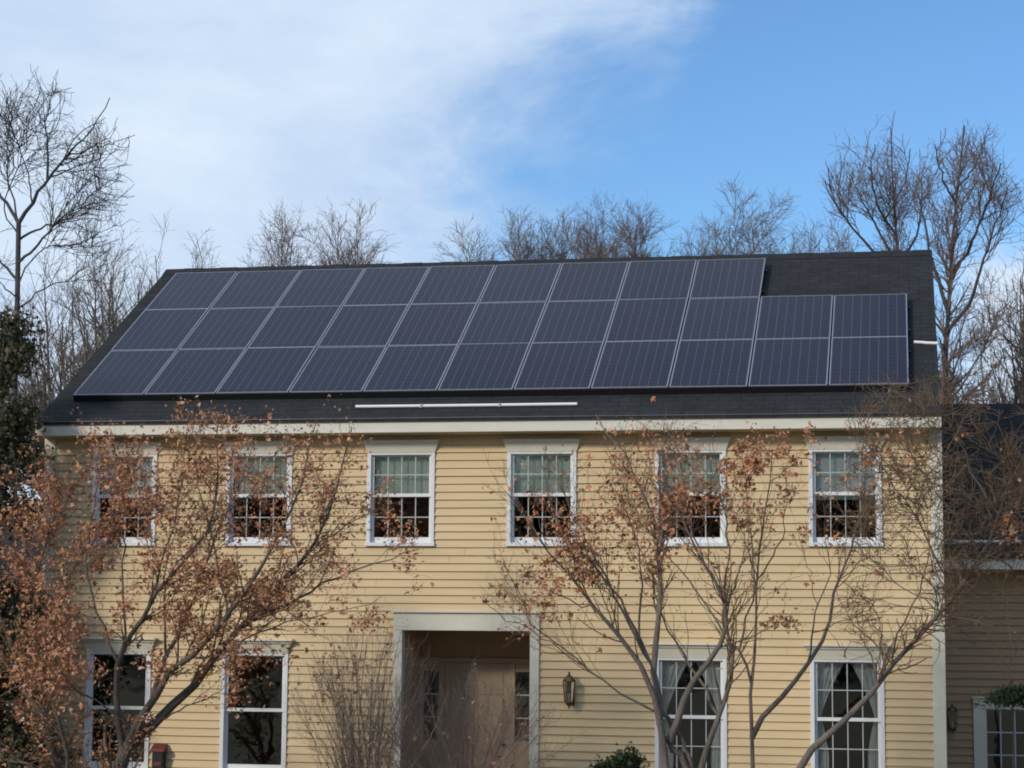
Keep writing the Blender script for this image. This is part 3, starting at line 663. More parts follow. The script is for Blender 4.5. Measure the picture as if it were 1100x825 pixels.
cl = [(60, 470, 60, 60, .8), (130, 530, 60, 40, 1.3), (20, 600, 50, 60, 1.2), (120, 620, 70, 60, 1), (210, 640, 70, 50, 1.2), (60, 680, 60, 60, 1), (120, 730, 70, 50, 1.7), (262, 715, 35, 25, 1.2), (240, 480, 60, 40, .8), (300, 540, 60, 50, .35), (345, 540, 50, 60, .4),
      (425, 560, 40, 30, .7), (430, 603, 30, 18, 1.6), (395, 590, 25, 15, 1), (365, 665, 35, 22, 1.3), (400, 675, 30, 15, .5), (215, 690, 45, 35, .8), (20, 790, 40, 30, .5), (265, 455, 50, 20, .6), (130, 790, 30, 15, .8), (250, 610, 60, 30, .9), (350, 490, 40, 40, .5)]
okL = lambda u, v: 1/(1+np.exp((430-v-(u < 60)*40)/8))/(1+np.exp((u-455)/8))
b1 = thin(sprout(rng, *m0, np.array(6.5), (.35, .9), (20, 60), K=8, absL=1.0, trop=.05, tmin=.2, decay=.3, wig=.14, rs=.42), rng, okL)
b2 = thin(sprout(rng, *b1, np.array(8.0), (.3, .85), (20, 60), K=6, absL=.55, trop=.03, tmin=.1, decay=.3, rmin=.002), rng, okL)
b3 = thin(sprout(rng, *b2, np.array(9.0), (.3, .9), (25, 70), K=4, absL=.24, trop=.0, tmin=.1, decay=.3, rmin=.0016), rng, okL)
tp = np.concatenate([b3[0][:, 1:].reshape(-1, 3), b2[0][:, 2:].reshape(-1, 3)])
lp = pick(rng, tp, cl, .30, 25000)+rng.normal(size=(25000, 3))*.05
tree_obj('maple_tree', (P(118, 825, YL)[0], YL, gzl), 'multi-stemmed maple holding dense copper-brown leaves in front of the left half of the house', 'tree',
 [('trunk', tubes([m0], [9]), BARK_L, True), ('branches', tubes([b1, b2, b3], [5, 4, 3]), TWIG_L, True), ('foliage', leaves(rng, lp, .034), LEAF_C, False)])
print('left maple', len(b1[0]), len(b2[0]), len(b3[0]))
# --- right maple, nearly bare, two stems in front of the curtained window
rng = np.random.default_rng(23)
YR = -5.0; gzr = gh(YR)
MR = [
 ([(716, 985), (716, 900), (714, 825), (712, 775), (708, 742), (703, 722), (681, 695), (651, 668), (629, 646), (605, 612), (590, 590), (565, 560), (545, 530)], .078, .006, 0, -.6),
 ([(712, 775), (710, 735), (703, 709), (705, 682), (708, 655), (711, 616), (712, 588), (700, 550), (689, 520), (668, 485), (656, 460), (640, 445)], .050, .005, 0, .5),
 ([(714, 790), (713, 785), (725, 803), (741, 830), (748, 870)], .035, .04, 0, .2),
 ([(723, 759), (730, 775), (736, 790), (742, 817), (748, 860)], .03, .03, .1, .2),
 ([(714, 800), (720, 770), (723, 759), (729, 745), (743, 726), (760, 713), (773, 701), (783, 680), (785, 652), (775, 630), (752, 600), (738, 575), (722, 545), (712, 510)], .05, .006, 0, -.5),
 ([(758, 985), (762, 900), (767, 825), (771, 789), (776, 771), (785, 756), (790, 733), (792, 705), (783, 680), (778, 655)], .075, .016, .3, .1),
 ([(774, 771), (766, 757), (755, 741), (750, 727), (735, 705), (722, 690), (712, 660), (700, 625), (688, 590)], .026, .004, .3, .7),
 ([(712, 775), (690, 765), (673, 753), (651, 737), (632, 717), (600, 697), (575, 680), (560, 655), (553, 625), (540, 600)], .018, .004, 0, -1),
 ([(632, 717), (590, 690), (560, 672), (530, 655), (515, 640)], .009, .003, -.6, -1.4),
 ([(700, 715), (676, 680), (668, 650), (650, 620), (625, 570), (612, 545), (600, 520)], .026, .004, 0, .5),
 ([(681, 695), (672, 660), (655, 630), (630, 600), (618, 590), (600, 565), (585, 520), (580, 495)], .022, .004, -.1, -.9),
 ([(703, 722), (686, 690), (690, 640), (690, 600), (680, 560), (665, 530), (660, 490)], .022, .004, .1, .9),
 ([(651, 668), (630, 650), (610, 645), (585, 635), (565, 610)], .013, .003, -.2, -.8),
 ([(785, 652), (792, 625), (800, 595), (810, 600), (818, 575)], .018, .004, -.2, .4),
 ([(785, 652), (770, 628), (755, 600), (740, 560), (735, 520), (725, 480), (715, 455)], .018, .004, -.2, .9),
 ([(778, 640), (783, 600), (780, 570), (775, 530), (770, 500), (765, 470)], .015, .003, -.2, -.7),
 ([(783, 680), (765, 650), (740, 620), (715, 595), (700, 570), (672, 530), (660, 500)], .016, .003, -.1, .2),
 ([(711, 588), (712, 540), (708, 500), (718, 460), (715, 440)], .018, .003, .2, -.2),
]
r0 = traced(MR, YR, rng); r0[0][0, 0, 2] = gzr-.1; r0[0][5, 0, 2] = gzr-.1
okR = lambda u, v: 1/(1+np.exp((438-v)/7))/(1+np.exp((510-u)/8))/(1+np.exp((v-690-(u < 640)*20)/10))
c1 = thin(sprout(rng, *r0, np.array(9.0), (.4, .95), (15, 45), K=8, absL=1.0, trop=.08, tmin=.3, decay=.3, wig=.11, rs=.42), rng, okR)
c2 = thin(sprout(rng, *c1, np.array(6.5), (.3, .85), (20, 55), K=6, absL=.5, trop=.06, tmin=.15, decay=.3, rmin=.002), rng, okR)
c3 = thin(sprout(rng, *c2, np.array(7.0), (.3, .9), (25, 60), K=4, absL=.22, trop=.03, tmin=.2, decay=.3, rmin=.0015), rng, okR)
clR = [(610, 620, 45, 35, 1.0), (590, 640, 30, 25, .8), (640, 590, 40, 40, .5), (580, 560, 30, 30, .35), (735, 530, 40, 40, .9), (760, 555, 30, 30, .6), (715, 560, 30, 30, .5), (660, 560, 40, 50, .25), (720, 600, 40, 30, .3), (625, 480, 40, 30, .12), (600, 570, 30, 30, .4)]
tp = np.concatenate([c3[0][:, 1:].reshape(-1, 3), c2[0][:, 2:].reshape(-1, 3)])
lp = pick(rng, tp, clR, .09, 3900)+rng.normal(size=(3900, 3))*.05
tree_obj('maple_tree', (P(735, 825, YR)[0], YR, gzr), 'nearly bare maple with crossing grey trunks before the curtained middle window', 'tree',
 [('trunk', tubes([r0], [9]), BARK_R, True), ('branches', tubes([c1, c2, c3], [5, 4, 3]), TWIG_R, True), ('foliage', leaves(rng, lp, .038), LEAF_C, False)])
# --- slim forked tree between the two right-hand windows
rng = np.random.default_rng(31); YF = -4.2; gzf = gh(YF)
MF = [
 ([(810, 985), (811, 900), (811, 825), (809.5, 791), (804, 768), (805, 734), (814, 709), (812, 668), (811, 618), (816, 577), (825, 540), (833, 505), (830, 480)], .042, .006, 0, .3),
 ([(806, 734), (800, 718), (793, 701), (795, 674), (812, 640), (812, 612), (806, 570), (800, 520), (795, 490)], .022, .004, 0, -.5),
 ([(809.5, 791), (825, 755), (849, 739), (874, 717), (890, 679), (895, 641), (904, 612), (917, 583), (925, 560), (935, 520), (930, 490)], .040, .006, 0, .4),
 ([(874, 717), (879, 671), (887, 635), (897, 600), (885, 580), (884, 540)], .016, .003, .1, -.4),
 ([(879, 680), (905, 668), (928, 660), (940, 645), (960, 640)], .009, .003, .1, .6),
 ([(881, 655), (878, 630), (865, 600), (858, 570)], .008, .003, .1, .3),
 ([(812, 618), (825, 600), (843, 575), (845, 540), (845, 500)], .014, .003, 0, -.4),
 ([(812, 640), (805, 600), (795, 570), (785, 540)], .010, .003, 0, .5),
 ([(812, 668), (835, 632), (850, 620), (868, 615)], .006, .002, 0, .3),
 ([(917, 583), (930, 600), (960, 612), (990, 600), (1005, 585)], .010, .003, .3, -.5),
 ([(830, 520), (850, 500), (862, 480)], .008, .003, .2, .4),
 ([(812, 690), (822, 676), (835, 670), (858, 664)], .005, .002, 0, -.2),
]
f0 = traced(MF, YF, rng); f0[0][0, 0, 2] = gzf-.1
okF = lambda u, v: 1/(1+np.exp((440-v)/7))/(1+np.exp((v-665)/8))
d1 = thin(sprout(rng, *f0, np.array(4.2), (.35, .9), (15, 45), K=8, absL=.8, trop=.08, tmin=.55, decay=.3, wig=.12, rs=.42), rng, okF)
d2 = thin(sprout(rng, *d1, np.array(6.5), (.3, .85), (20, 55), K=6, absL=.45, trop=.05, tmin=.15, decay=.3, rmin=.002), rng, okF)
d3 = thin(sprout(rng, *d2, np.array(5), (.3, .9), (25, 60), K=4, absL=.2, trop=.03, tmin=.2, decay=.3, rmin=.0015), rng, okF)
tp = d3[0][:, 1:].reshape(-1, 3)
ns = 2100; lp = pick(rng, tp, [(822, 482, 50, 26, 1.0), (790, 505, 30, 35, .8), (830, 530, 35, 40, .3), (800, 560, 20, 30, .25)], .14, ns)+rng.normal(size=(ns, 3))*.03
# the single leafy spray left hanging at mid height
sp_ = np.array([P(838, 668, YF-.2)])+rng.normal(size=(110, 3))*np.array([.11, .12, .05]); lp = np.concatenate([lp, sp_])
tree_obj('maple_tree', (P(811, 825, YF)[0], YF, gzf), 'slim forked young maple with a reddish leafy top between the two curtained windows', 'tree',
 [('trunk', tubes([f0], [9]), BARK_R, True), ('branches', tubes([d1, d2, d3], [5, 4, 3]), TWIG_R, True), ('foliage', leaves(rng, lp, .036), LEAF_C, False)])
# --- leaning tree at the right corner with a dense net of twigs
rng = np.random.default_rng(41); YE = -6.0; gze = gh(YE)
ME = [
 ([(800, 960), (825, 870), (855, 825), (871, 810), (884, 788), (909, 769), (931, 753), (950, 720), (969, 701), (991, 679), (1010, 657), (1030, 640), (1055, 600), (1080, 555), (1090, 500)], .062, .010, 0, .4),
 ([(953, 716), (966, 671), (985, 635), (996, 616), (1000, 580), (985, 540), (975, 500)], .016, .003, 0, -.6),
 ([(991, 679), (960, 682), (935, 700), (905, 715)], .008, .002, .1, -.8),
 ([(1010, 657), (985, 640), (960, 625), (935, 590), (920, 560)], .012, .002, .2, .8),
 ([(1030, 640), (1005, 600), (990, 560), (960, 520), (935, 480), (915, 450)], .016, .003, .2, -.7),
 ([(1055, 600), (1030, 560), (1000, 530), (975, 480), (960, 440), (930, 415)], .018, .003, .3, .4),
 ([(1080, 555), (1050, 520), (1035, 472), (1020, 445), (990, 428), (950, 415), (900, 408)], .018, .003, .4, -.4),
 ([(1010, 657), (975, 650), (950, 645), (915, 640), (890, 650)], .008, .002, .2, -.3),
 ([(1055, 600), (1070, 580), (1100, 560), (1130, 520)], .014, .004, .3, .2),
]
e0 = traced(ME, YE, rng); e0[0][0, 0, 2] = gze-.1
# second stem rising beyond the right edge, its branches reach back over the wing roof
MG = [
 ([(1150, 1020), (1148, 850), (1140, 700), (1135, 600), (1120, 540), (1100, 495), (1073, 480), (1035, 468)], .08, .010, 0, -.6),
 ([(1135, 600), (1110, 570), (1075, 545), (1040, 535), (1010, 545)], .018, .004, 0, .7),
 ([(1140, 650), (1100, 620), (1060, 590), (1030, 590)], .016, .003, 0, -.8),
 ([(1120, 540), (1090, 520), (1060, 505), (1020, 500), (985, 490)], .016, .003, 0, .6),
 ([(1100, 495), (1080, 450), (1050, 430), (1010, 425), (980, 400)], .014, .003, -.2, -.8),
 ([(1135, 600), (1120, 560), (1125, 500), (1120, 440)], .03, .006, 0, .3),
]
g0 = traced(MG, -5.2, rng); g0[0][0, 0, 2] = gh(-5.2)-.1
def twiggy(m, rng, a=4.5, ok=None):
    x1 = thin(sprout(rng, *m, np.array(a), (.4, 1.0), (25, 70), K=8, absL=.85, trop=.02, tmin=.35, decay=.3, wig=.16, rs=.42), rng, ok)
    x2 = thin(sprout(rng, *x1, np.array(12.), (.3, .9), (25, 70), K=6, absL=.5, trop=.02, tmin=.1, decay=.3, rmin=.0040), rng, ok)
    x3 = thin(sprout(rng, *x2, np.array(9.), (.3, .9), (25, 70), K=5, absL=.25, trop=.0, tmin=.1, decay=.3, rmin=.0024), rng, ok)
    return x1, x2, x3
okE = lambda u, v: 1/(1+np.exp((395-v)/8))/(1+np.exp((v-700)/10))/(1+np.exp((895-u+(v < 500)*15)/10))
e1, e2, e3 = twiggy(e0, rng, 15, okE)
lp = pick(rng, e3[0].reshape(-1, 3), [(950, 490, 40, 25, 1), (880, 580, 30, 20, .5)], .05, 260)
tree_obj('ornamental_tree', (P(840, 900, YE)[0], YE, gze), 'bare tree leaning right past the house corner with a dense net of fine twigs', 'tree',
 [('trunk', tubes([e0], [9]), BARK_R, True), ('branches', tubes([e1, e2, e3], [5, 4, 3]), TWIG_R, True), ('foliage', leaves(rng, lp, .04), LEAF_C, False)])
okG = lambda u, v: 1/(1+np.exp((420-v)/8))/(1+np.exp((v-680)/10))/(1+np.exp((970-u)/10))
g1, g2, g3 = twiggy(g0, rng, 8, okG)
lp = pick(rng, g3[0].reshape(-1, 3), [(1092, 570, 14, 20, 1)], .01, 160)
tree_obj('ornamental_tree', (P(1149, 850, -5.2)[0], -5.2, gh(-5.2)), 'bare twiggy tree reaching in from the right edge over the low wing roof', 'tree',
 [('trunk', tubes([g0], [9]), BARK_L, True), ('branches', tubes([g1, g2, g3], [5, 4, 3]), TWIG_L, True), ('foliage', leaves(rng, lp, .05), LEAF_C, False)])
# --- sapling with a dark green clump before the wing
rng = np.random.default_rng(47); YS = .6
s0_ = traced([([(1092, 990), (1090, 850), (1088, 760), (1086, 739), (1086, 700), (1084, 662), (1082, 640)], .022, .006, 0, 0), ([(1086, 725), (1072, 700), (1062, 678), (1055, 655)], .010, .003, 0, .2), ([(1086, 715), (1096, 690), (1104, 660), (1110, 640)], .010, .003, 0, -.2),
              ([(1087, 735), (1065, 705), (1045, 690), (1030, 672)], .007, .002, 0, -.3)], YS, rng); s0_[0][0, 0, 2] = gh(YS)-.1
okS = lambda u, v: 1/(1+np.exp((v-745)/6))
s1_ = thin(sprout(rng, *s0_, np.array(7.), (.3, .9), (20, 55), K=6, absL=.6, trop=.05, tmin=.45, decay=.3), rng, okS)
s2_ = thin(sprout(rng, *s1_, np.array(6.), (.3, .9), (20, 60), K=4, absL=.3, trop=.03, tmin=.2, decay=.3, rmin=.0018), rng, okS)
n = 3600; cp = np.array(P(1094, 747, YS))+rng.normal(size=(n, 3))*np.array([.16, .12, .055]); cp[:, 2] -= (cp[:, 0]-cp[:, 0].mean())**2*.4
tree_obj('sapling', (P(1092, 900, YS)[0], YS, gh(YS)), 'thin sapling with a dark green clump in front of the shaded right wing', 'tree',
 [('trunk', tubes([s0_], [7]), BARK_L, True), ('branches', tubes([s1_, s2_], [4, 3]), TWIG_L, True), ('foliage', leaves(rng, cp, .032, lobes=3, spread=60), LEAF_G, False)])
# --- bare shrub fan before the door
rng = np.random.default_rng(53); YB = -2.4; gzb = gh(YB)
def shrub(uc, nstem, half, vtops, Y, label, seed, name='bare_shrub', mt=TWIG_R, a2=5.):
    rng = np.random.default_rng(seed); b = P(uc, 825, Y); PT = []; RD = []; g = gh(Y)
    for k in range(nstem):
        ut = uc+rng.uniform(-1, 1)*half; vt = np.interp(ut, [x for x, _ in vtops], [y for _, y in vtops])+rng.uniform(0, 60)
        e = P(ut, vt, Y+rng.uniform(-.7, .7)); s = np.array([b[0]+rng.normal()*.15, Y+rng.normal()*.12, g-.05]); mid = (s+e)/2+np.array([-(e[0]-s[0])*.12, 0, .1])
        PT.append(resample([s, (s+mid)/2+rng.normal(size=3)*.03, mid, (mid+e)/2+rng.normal(size=3)*.05, e], 12)); RD.append(np.linspace(rng.uniform(.006, .012), .0025, 12))
    m = (np.array(PT), np.array(RD))
    f = lambda u, v: 1/(1+np.exp((np.interp(u, [x for x, _ in vtops], [y for _, y in vtops])-v)/7))
    x1 = sprout(rng, *m, np.array(8.), (.3, .95), (15, 40), K=7, absL=.7, trop=.07, tmin=.35, decay=.35, rs=.42); x1 = thin(x1, rng, f)
    x2 = sprout(rng, *x1, np.array(a2), (.3, .9), (20, 50), K=5, absL=.32, trop=.05, tmin=.1, decay=.3, rmin=.0018)
    lp = pick(rng, x2[0].reshape(-1, 3), [(350, 730, 25, 30, 1), (uc, 700, 60, 20, .2)], .02, 260)
    return tree_obj(name, (b[0], Y, g), label, 'shrub', [('stems', tubes([m], [6]), mt, True), ('twigs', tubes([x1, x2], [4, 3]), mt, True), ('foliage', leaves(rng, lp, .035), LEAF_C, False)])
SHR = mat('shrub_bark', (.27, .205, .165), .9, var=.3, vscale=14)
shrub(395, 46, 90, [(300, 730), (340, 690), (380, 655), (430, 670), (480, 720)], -2.4, 'tall bare shrub fanning out against the siding left of the front door', 61, mt=SHR)
shrub(500, 56, 115, [(400, 760), (450, 735), (520, 700), (560, 720), (610, 765)], -2.0, 'bare many-stemmed shrub in front of the recessed front door', 62, mt=SHR, a2=6.)
# --- evergreen bush tip at the bottom
rng = np.random.default_rng(71)
bc = P(663, 838, -1.2); n = 16000; q = nz(rng.normal(size=(n, 3)))*(rng.random((n, 1))**.4)
lp = np.array([bc[0], -1.2, -.72])+q*np.array([.28, .26, .60])
tips = [np.array(P(a, b, -1.2)) for a, b in ((677, 812), (668, 816), (652, 822), (645, 828), (682, 822))]
for t_ in tips: lp = np.concatenate([lp, t_+rng.normal(size=(300, 3))*np.array([.07, .05, .06])-np.array([0, 0, .04])])
lp = lp[lp[:, 2] > gh(-1.2)+.02]
stem = resample([(bc[0], -1.2, gh(-1.2)-.05), (bc[0]+.02, -1.2, -.7), (bc[0], -1.2, -.2)], 6)
tree_obj('evergreen_bush', (bc[0], -1.2, gh(-1.2)), 'small dark green evergreen bush at the foot of the clapboard wall', 'shrub',
 [('stem', tubes([(stem[None], np.full((1, 6), .02))], [7]), BARK_L, True), ('foliage', leaves(rng, lp, .04, lobes=3, droop=-.7, spread=35), LEAF_G, False)])
# --- dark conifer beyond the left corner
def conifer(u, vtop, Y, wid, seed, label, n=26000, lowv=None):
    rng = np.random.default_rng(seed); top = P(u, vtop, Y); g = GZ; H = top[2]-g; x0 = top[0]
    tr = np.stack([np.full(10, x0)+np.cumsum(rng.normal(size=10)*.02), np.full(10, Y), np.linspace(g-.1, top[2], 10)], 1)
    m = (tr[None], np.linspace(.16, .02, 10)[None])
    br = sprout(rng, *m, 150, (.7, 1.1), (70, 100), K=7, absL=wid, trop=-.06, tmin=.1, decay=.80, rs=.25, rmin=.006)
    b2_ = sprout(rng, *br, np.array(4.), (.4, .9), (30, 60), K=5, absL=wid*.4, trop=-.05, tmin=.2, decay=.3, rmin=.004)
    tp = np.concatenate([br[0][:, 2:].reshape(-1, 3), b2_[0].reshape(-1, 3)]); lp = tp[rng.integers(0, len(tp), n)]+rng.normal(size=(n, 3))*.09
    return tree_obj('conifer_tree', (x0, Y, g), label, 'tree', [('trunk', tubes([m], [8]), BARK_B, True), ('branches', tubes([br, b2_], [4, 3]), BARK_B, True), ('foliage', leaves(rng, lp, .055, lobes=3, spread=30, droop=.3), LEAF_D, False)])
conifer(-2, 345, -1.0, 1.35, 81, 'dark conifer standing beyond the left corner of the house', 45000)
cf = [o for o in COL.objects if o.name == 'conifer_tree'][0]
for k, (x, y, sc_) in enumerate([(-34, -66, 1.5), (-25, -60, 1.25), (-17, -64, 1.6), (-9, -61, 1.3), (-2, -66, 1.7), (6, -60, 1.35), (13, -65, 1.6), (21, -61, 1.25), (29, -66, 1.55), (38, -62, 1.4), (-38, -74, 2.1), (-29, -73, 1.9), (-21, -75, 2.2), (-13, -73, 1.9), (-5, -76, 2.2), (2, -73, 1.9), (9, -75, 2.1), (17, -73, 2.0), (25, -75, 2.1), (34, -73, 2.0)]):
    c = copy_tree(cf); c.location = (x, y, gh(y)); c.scale = (1.9*sc_, 1.9*sc_, 1.6*sc_); c.rotation_euler.z = k*1.3  # unseen trees behind the camera, added to darken the window reflections
    tag(c, 'dark conifer added across the street, seen only as a dark reflection in the window glass', None, 'conifers added across the street for reflections')
# --- bare trees behind the house
def bare(u, vtop, wpx, Y, seed, label, dens=1.0, trunkf=.3, twig=TWIG_B, group='bare trees behind the house', lean=0, leaders=13):
    rng = np.random.default_rng(seed); top = P(u, vtop, Y); ground = GZ; H = top[2]-ground; sc = FPX/(Y-C0[1]); Wd = wpx/sc; x0 = top[0]
    R0 = H*.013; n = 12
    bend = np.cumsum(rng.normal(size=(n, 2))*.012*H, axis=0); bend -= bend[0]
    tr = np.stack([x0+bend[:, 0]-bend[-1, 0], Y+bend[:, 1], np.linspace(ground-.1, ground+H*.80, n)], 1)
    m = (tr[None], np.linspace(R0, R0*.3, n)[None]); PT = []; RD = []
    for k in range(leaders):
        a = 2.4*k+rng.normal()*.3; rr = math.sqrt((k+.4)/leaders); ti = rng.uniform(trunkf, .72); j = ti*(n-1); i0 = int(j); p0 = tr[i0]*(1-j+i0)+tr[min(n-1, i0+1)]*(j-i0)
        e = np.array([x0+math.cos(a)*rr*Wd*.5, Y+math.sin(a)*rr*Wd*.5, ground+H*(1-.26*rr**2.2-rng.uniform(0, .07))])
        q1 = p0*.6+e*.4+np.array([math.cos(a), math.sin(a), 0])*Wd*.05+rng.normal(size=3)*.03*Wd; q2 = p0*.25+e*.75+rng.normal(size=3)*.04*Wd
        PT.append(resample([p0, q1, q2, e], 12)); RD.append(np.linspace(R0*.42, .010, 12))
    l1 = (np.array(PT), np.array(RD)); HL = H*.16+Wd*.12
    l2 = sprout(rng, *l1, 22, (.45, 1.0), (18, 48), K=8, absL=HL, trop=.07, tmin=.22, decay=.45, rs=.6, rmin=.008, wig=.12)
    l3 = sprout(rng, *l2, int(round(8*dens)), (.4, .9), (18, 50), K=6, absL=HL*.5, trop=.05, tmin=.12, decay=.4, rs=.6, rmin=.0055, wig=.14)
    l4 = sprout(rng, *l3, int(round(5*dens)), (.35, .9), (20, 55), K=4, absL=HL*.24, trop=.03, tmin=.15, decay=.3, rs=.7, rmin=.0042)
    bt = [m, l1, l2, l3, l4]; zt = np.percentile(np.concatenate([b[0][:, -1, 2] for b in bt[1:]]), 99.6); kz = (top[2]-ground)/(zt-ground)
    bt = [(np.concatenate([b[0][..., :2], ground+(b[0][..., 2:]-ground)*kz], -1), b[1]) for b in bt]
    bx_ = bt[0][0][0, 0]
    return tree_obj('bare_tree', (bx_[0], bx_[1], ground), label, 'tree', [('trunk', tubes(bt[:1], [8]), BARK_B, True), ('crown', tubes(bt[1:], [5, 4, 3, 3]), twig, True)], group)
BT = [
 (92, 262, 120, 13, 'thin bare tree seen past the left slope of the roof', .4, TWIG_B),
 (118, 245, 80, 20, 'pale bare tree between the big left tree and the roof', .5, TWIG_B),
 (160, 243, 80, 24, 'spindly bare tree rising over the upper left roof corner', .5, TWIG_B),
 (212, 262, 70, 27, 'low bare treetop just above the left end of the ridge', .7, TWIG_B),
 (308, 232, 80, 23, 'bare treetop above the second panel of the top row', 1, TWIG_P),
 (376, 229, 90, 22, 'bare treetop above the third panel of the top row', 1, TWIG_P),
 (508, 246, 46, 26, 'small bare treetop above the fifth panel of the top row', .8, TWIG_B),
 (562, 231, 74, 23, 'twiggy bare treetop above the sixth panel of the top row', 1, TWIG_B),
 (602, 234, 50, 25, 'narrow bare treetop between the sixth and seventh panels', .8, TWIG_B),
 (640, 229, 70, 22, 'dense bare treetop above the seventh panel of the top row', 1.3, TWIG_P),
 (682, 224, 66, 24, 'rounded bare treetop above the eighth panel of the top row', 1.2, TWIG_B),
 (748, 246, 50, 26, 'low bare treetop above the gap left of the tall rounded one', .8, TWIG_B),
 (798, 202, 120, 21, 'broad rounded bare treetop above the ninth panel of the top row', 1.3, TWIG_B),
 (872, 240, 90, 28, 'faint low bare treetop behind the uncovered end of the ridge', .6, TWIG_B),
 (1092, 285, 80, 14, 'bare tree on the right edge above the wing roof', .5, TWIG_B),
 (1045, 335, 70, 20, 'lower bare tree in the gap between the roof edge and the right frame edge', .5, TWIG_B),
 (1140, 200, 120, 16, 'bare tree whose twigs enter at the right frame edge', .5, TWIG_B),
 (40, 270, 110, 17, 'bare tree low on the left behind the big spreading tree', .5, TWIG_B),
]
for i, (u, vt, wpx, Y, lab, dn, tw) in enumerate(BT):
    bare(u, vt, wpx, Y, 100+i, lab, dn, twig=tw, trunkf=.5 if dn <= .5 else .35, leaders=8 if dn <= .5 else 13)
# --- the two tall trees at the right end of the ridge
def tall(mains, Y, seed, label, ok, tw, a=4.0):
    rng = np.random.default_rng(seed); t0 = traced(mains, Y, rng); t0[0][0, 0, 2] = GZ-.1
    t1 = thin(sprout(rng, *t0, np.array(a), (.4, .95), (18, 50), K=9, absL=1.9, trop=.07, tmin=.45, decay=.35, wig=.12, rmin=.009, rs=.5), rng, ok)
    t2 = thin(sprout(rng, *t1, np.array(8.5), (.3, .9), (18, 55), K=7, absL=1.0, trop=.06, tmin=.1, decay=.35, rmin=.0045), rng, ok)
    t3 = thin(sprout(rng, *t2, np.array(8.5), (.3, .9), (20, 60), K=5, absL=.5, trop=.04, tmin=.1, decay=.3, rmin=.0040), rng, ok)
    b = mains[0][0][0]
    tree_obj('bare_tree', (P(*b, Y)[0], Y, GZ), label, 'tree', [('trunk', tubes([t0], [7]), BARK_B, True), ('crown', tubes([t1, t2, t3], [5, 4, 3]), tw, True)], 'bare trees behind the house')
def dome(cu, cv, ru, rv):
    return lambda u, v: np.where(v < cv, 1/(1+np.exp((np.hypot((u-cu)/ru, (v-cv)/rv)-1)*7)), 1/(1+np.exp((np.abs(u-cu)/ru-1)*7)))*(v < 455)
tall([
 ([(1015, 800), (1013, 600), (1013, 430), (1012, 395), (1018, 360), (1022, 320), (1020, 280), (1028, 220), (1035, 170), (1036, 135)], .16, .015, 0, .6),
 ([(1018, 355), (1045, 325), (1052, 290), (1068, 245), (1082, 205)], .05, .012, 0, -1),
 ([(1021, 330), (1003, 280), (992, 240), (985, 195)], .05, .012, 0, .8),
 ([(1021, 290), (1045, 255), (1062, 215), (1075, 175)], .045, .012, 0, -.8),
 ([(1028, 220), (1012, 190), (1004, 155)], .03, .010, .3, -.6),
 ([(1030, 205), (1050, 175), (1058, 150)], .03, .010, .3, .8),
 ([(1013, 420), (1040, 400), (1062, 365), (1075, 330)], .03, .008, 0, .6),
 ([(1013, 440), (1000, 400), (1022, 385)], .02, .008, 0, .6),
 ], 12, 301, 'tallest bare tree rising just past the right roof edge', dome(1038, 215, 62, 82), TWIG_P, 5.5)
tall([
 ([(968, 800), (966, 500), (965, 300), (963, 240), (960, 195), (954, 165), (957, 137)], .13, .012, 0, .6),
 ([(965, 300), (935, 265), (910, 238), (892, 212), (886, 195)], .045, .010, 0, -1),
 ([(965, 285), (945, 250), (925, 215), (915, 190)], .04, .010, 0, .8),
 ([(964, 250), (940, 215), (935, 180), (940, 155)], .035, .010, 0, -.6),
 ([(965, 290), (985, 255), (992, 225), (990, 190)], .04, .010, 0, .7),
 ([(962, 230), (975, 195), (978, 160)], .03, .010, 0, -.5),
 ([(965, 320), (920, 290), (890, 265)], .03, .008, 0, .5),
 ], 15, 302, 'tall bare tree spreading above the right end of the ridge', dome(942, 218, 62, 78), TWIG_P, 5.5)
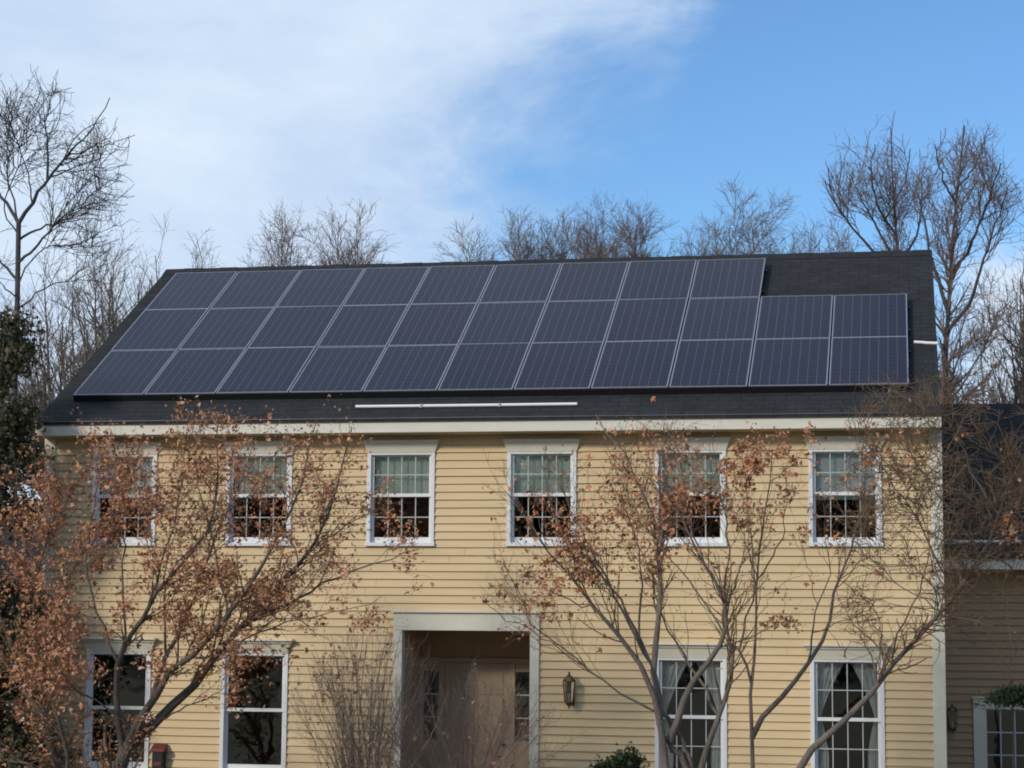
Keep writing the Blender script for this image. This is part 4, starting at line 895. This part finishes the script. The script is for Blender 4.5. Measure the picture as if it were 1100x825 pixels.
# --- the big spreading tree on the left
rng = np.random.default_rng(91); YT = 7.0
MT = [
 ([(14, 800), (14, 600), (15, 420), (18, 340), (16, 290), (20, 240)], 0.0930, 0.0480, 0, 0),
 ([(20, 240), (35, 215), (50, 195), (70, 170), (90, 150), (105, 130), (118, 105)], 0.0465, 0.0084, 0, -1),
 ([(50, 195), (52, 165), (47, 130), (55, 108), (57, 88)], 0.0310, 0.0072, -.3, .8),
 ([(70, 172), (95, 160), (115, 158), (130, 150), (145, 145)], 0.0217, 0.0060, -.5, -1.5),
 ([(20, 240), (5, 215), (-20, 190), (-30, 150)], 0.0434, 0.0090, 0, .8),
 ([(18, 260), (45, 245), (75, 235), (105, 236)], 0.0310, 0.0060, 0, 1),
 ([(16, 285), (40, 262), (60, 240), (85, 220), (110, 200)], 0.0341, 0.0060, 0, -1),
 ([(16, 300), (-10, 270), (-30, 250)], 0.0310, 0.0090, 0, .5),
 ([(20, 240), (10, 200), (8, 160), (10, 130)], 0.0279, 0.0072, 0, .4),
 ([(35, 215), (30, 180), (15, 150), (5, 120)], 0.0217, 0.0060, 0, -.8),
 ([(60, 183), (85, 185), (110, 180), (125, 175)], 0.0174, 0.0048, -.3, .4),
 ([(20, 250), (0, 225), (15, 190), (30, 160), (28, 125)], .020, .007, 0, -1.0),
 ([(17, 320), (-5, 300), (-25, 290)], .020, .007, 0, -1.0),
 ([(17, 310), (30, 280), (60, 262), (90, 268), (115, 258)], .022, .006, 0, -.7),
 ([(18, 330), (50, 305), (85, 300), (120, 305)], 0.0248, 0.0048, 0, .4),
]
t0 = traced(MT, YT, rng); t0[0][0, 0, 2] = GZ-.1
okT = lambda u, v: 1/(1+np.exp((v-335)/8))/(1+np.exp((np.hypot((u-15)/130, (v-200)/118)-1)*16))
t1 = thin(sprout(rng, t0[0][1:], t0[1][1:], np.array(7.0), (.4, .95), (20, 55), K=9, absL=1.7, trop=.05, tmin=.35, decay=.35, wig=.13, rmin=.008), rng, okT)
t2 = thin(sprout(rng, *t1, np.array(6.0), (.3, 1.0), (20, 60), K=7, absL=.95, trop=.04, tmin=.1, decay=.35, rmin=.006), rng, okT)
t3 = thin(sprout(rng, *t2, np.array(5.5), (.3, 1.0), (20, 65), K=5, absL=.5, trop=.02, tmin=.1, decay=.3, rmin=.004), rng, okT)
tree_obj('bare_tree', (P(14, 600, YT)[0], YT, GZ), 'big dark spreading bare tree rising in the upper left corner', 'tree',
 [('trunk', tubes([t0], [8]), BARK_B, True), ('crown', tubes([t1, t2, t3], [5, 4, 3]), BARK_B, True)], 'bare trees behind the house')
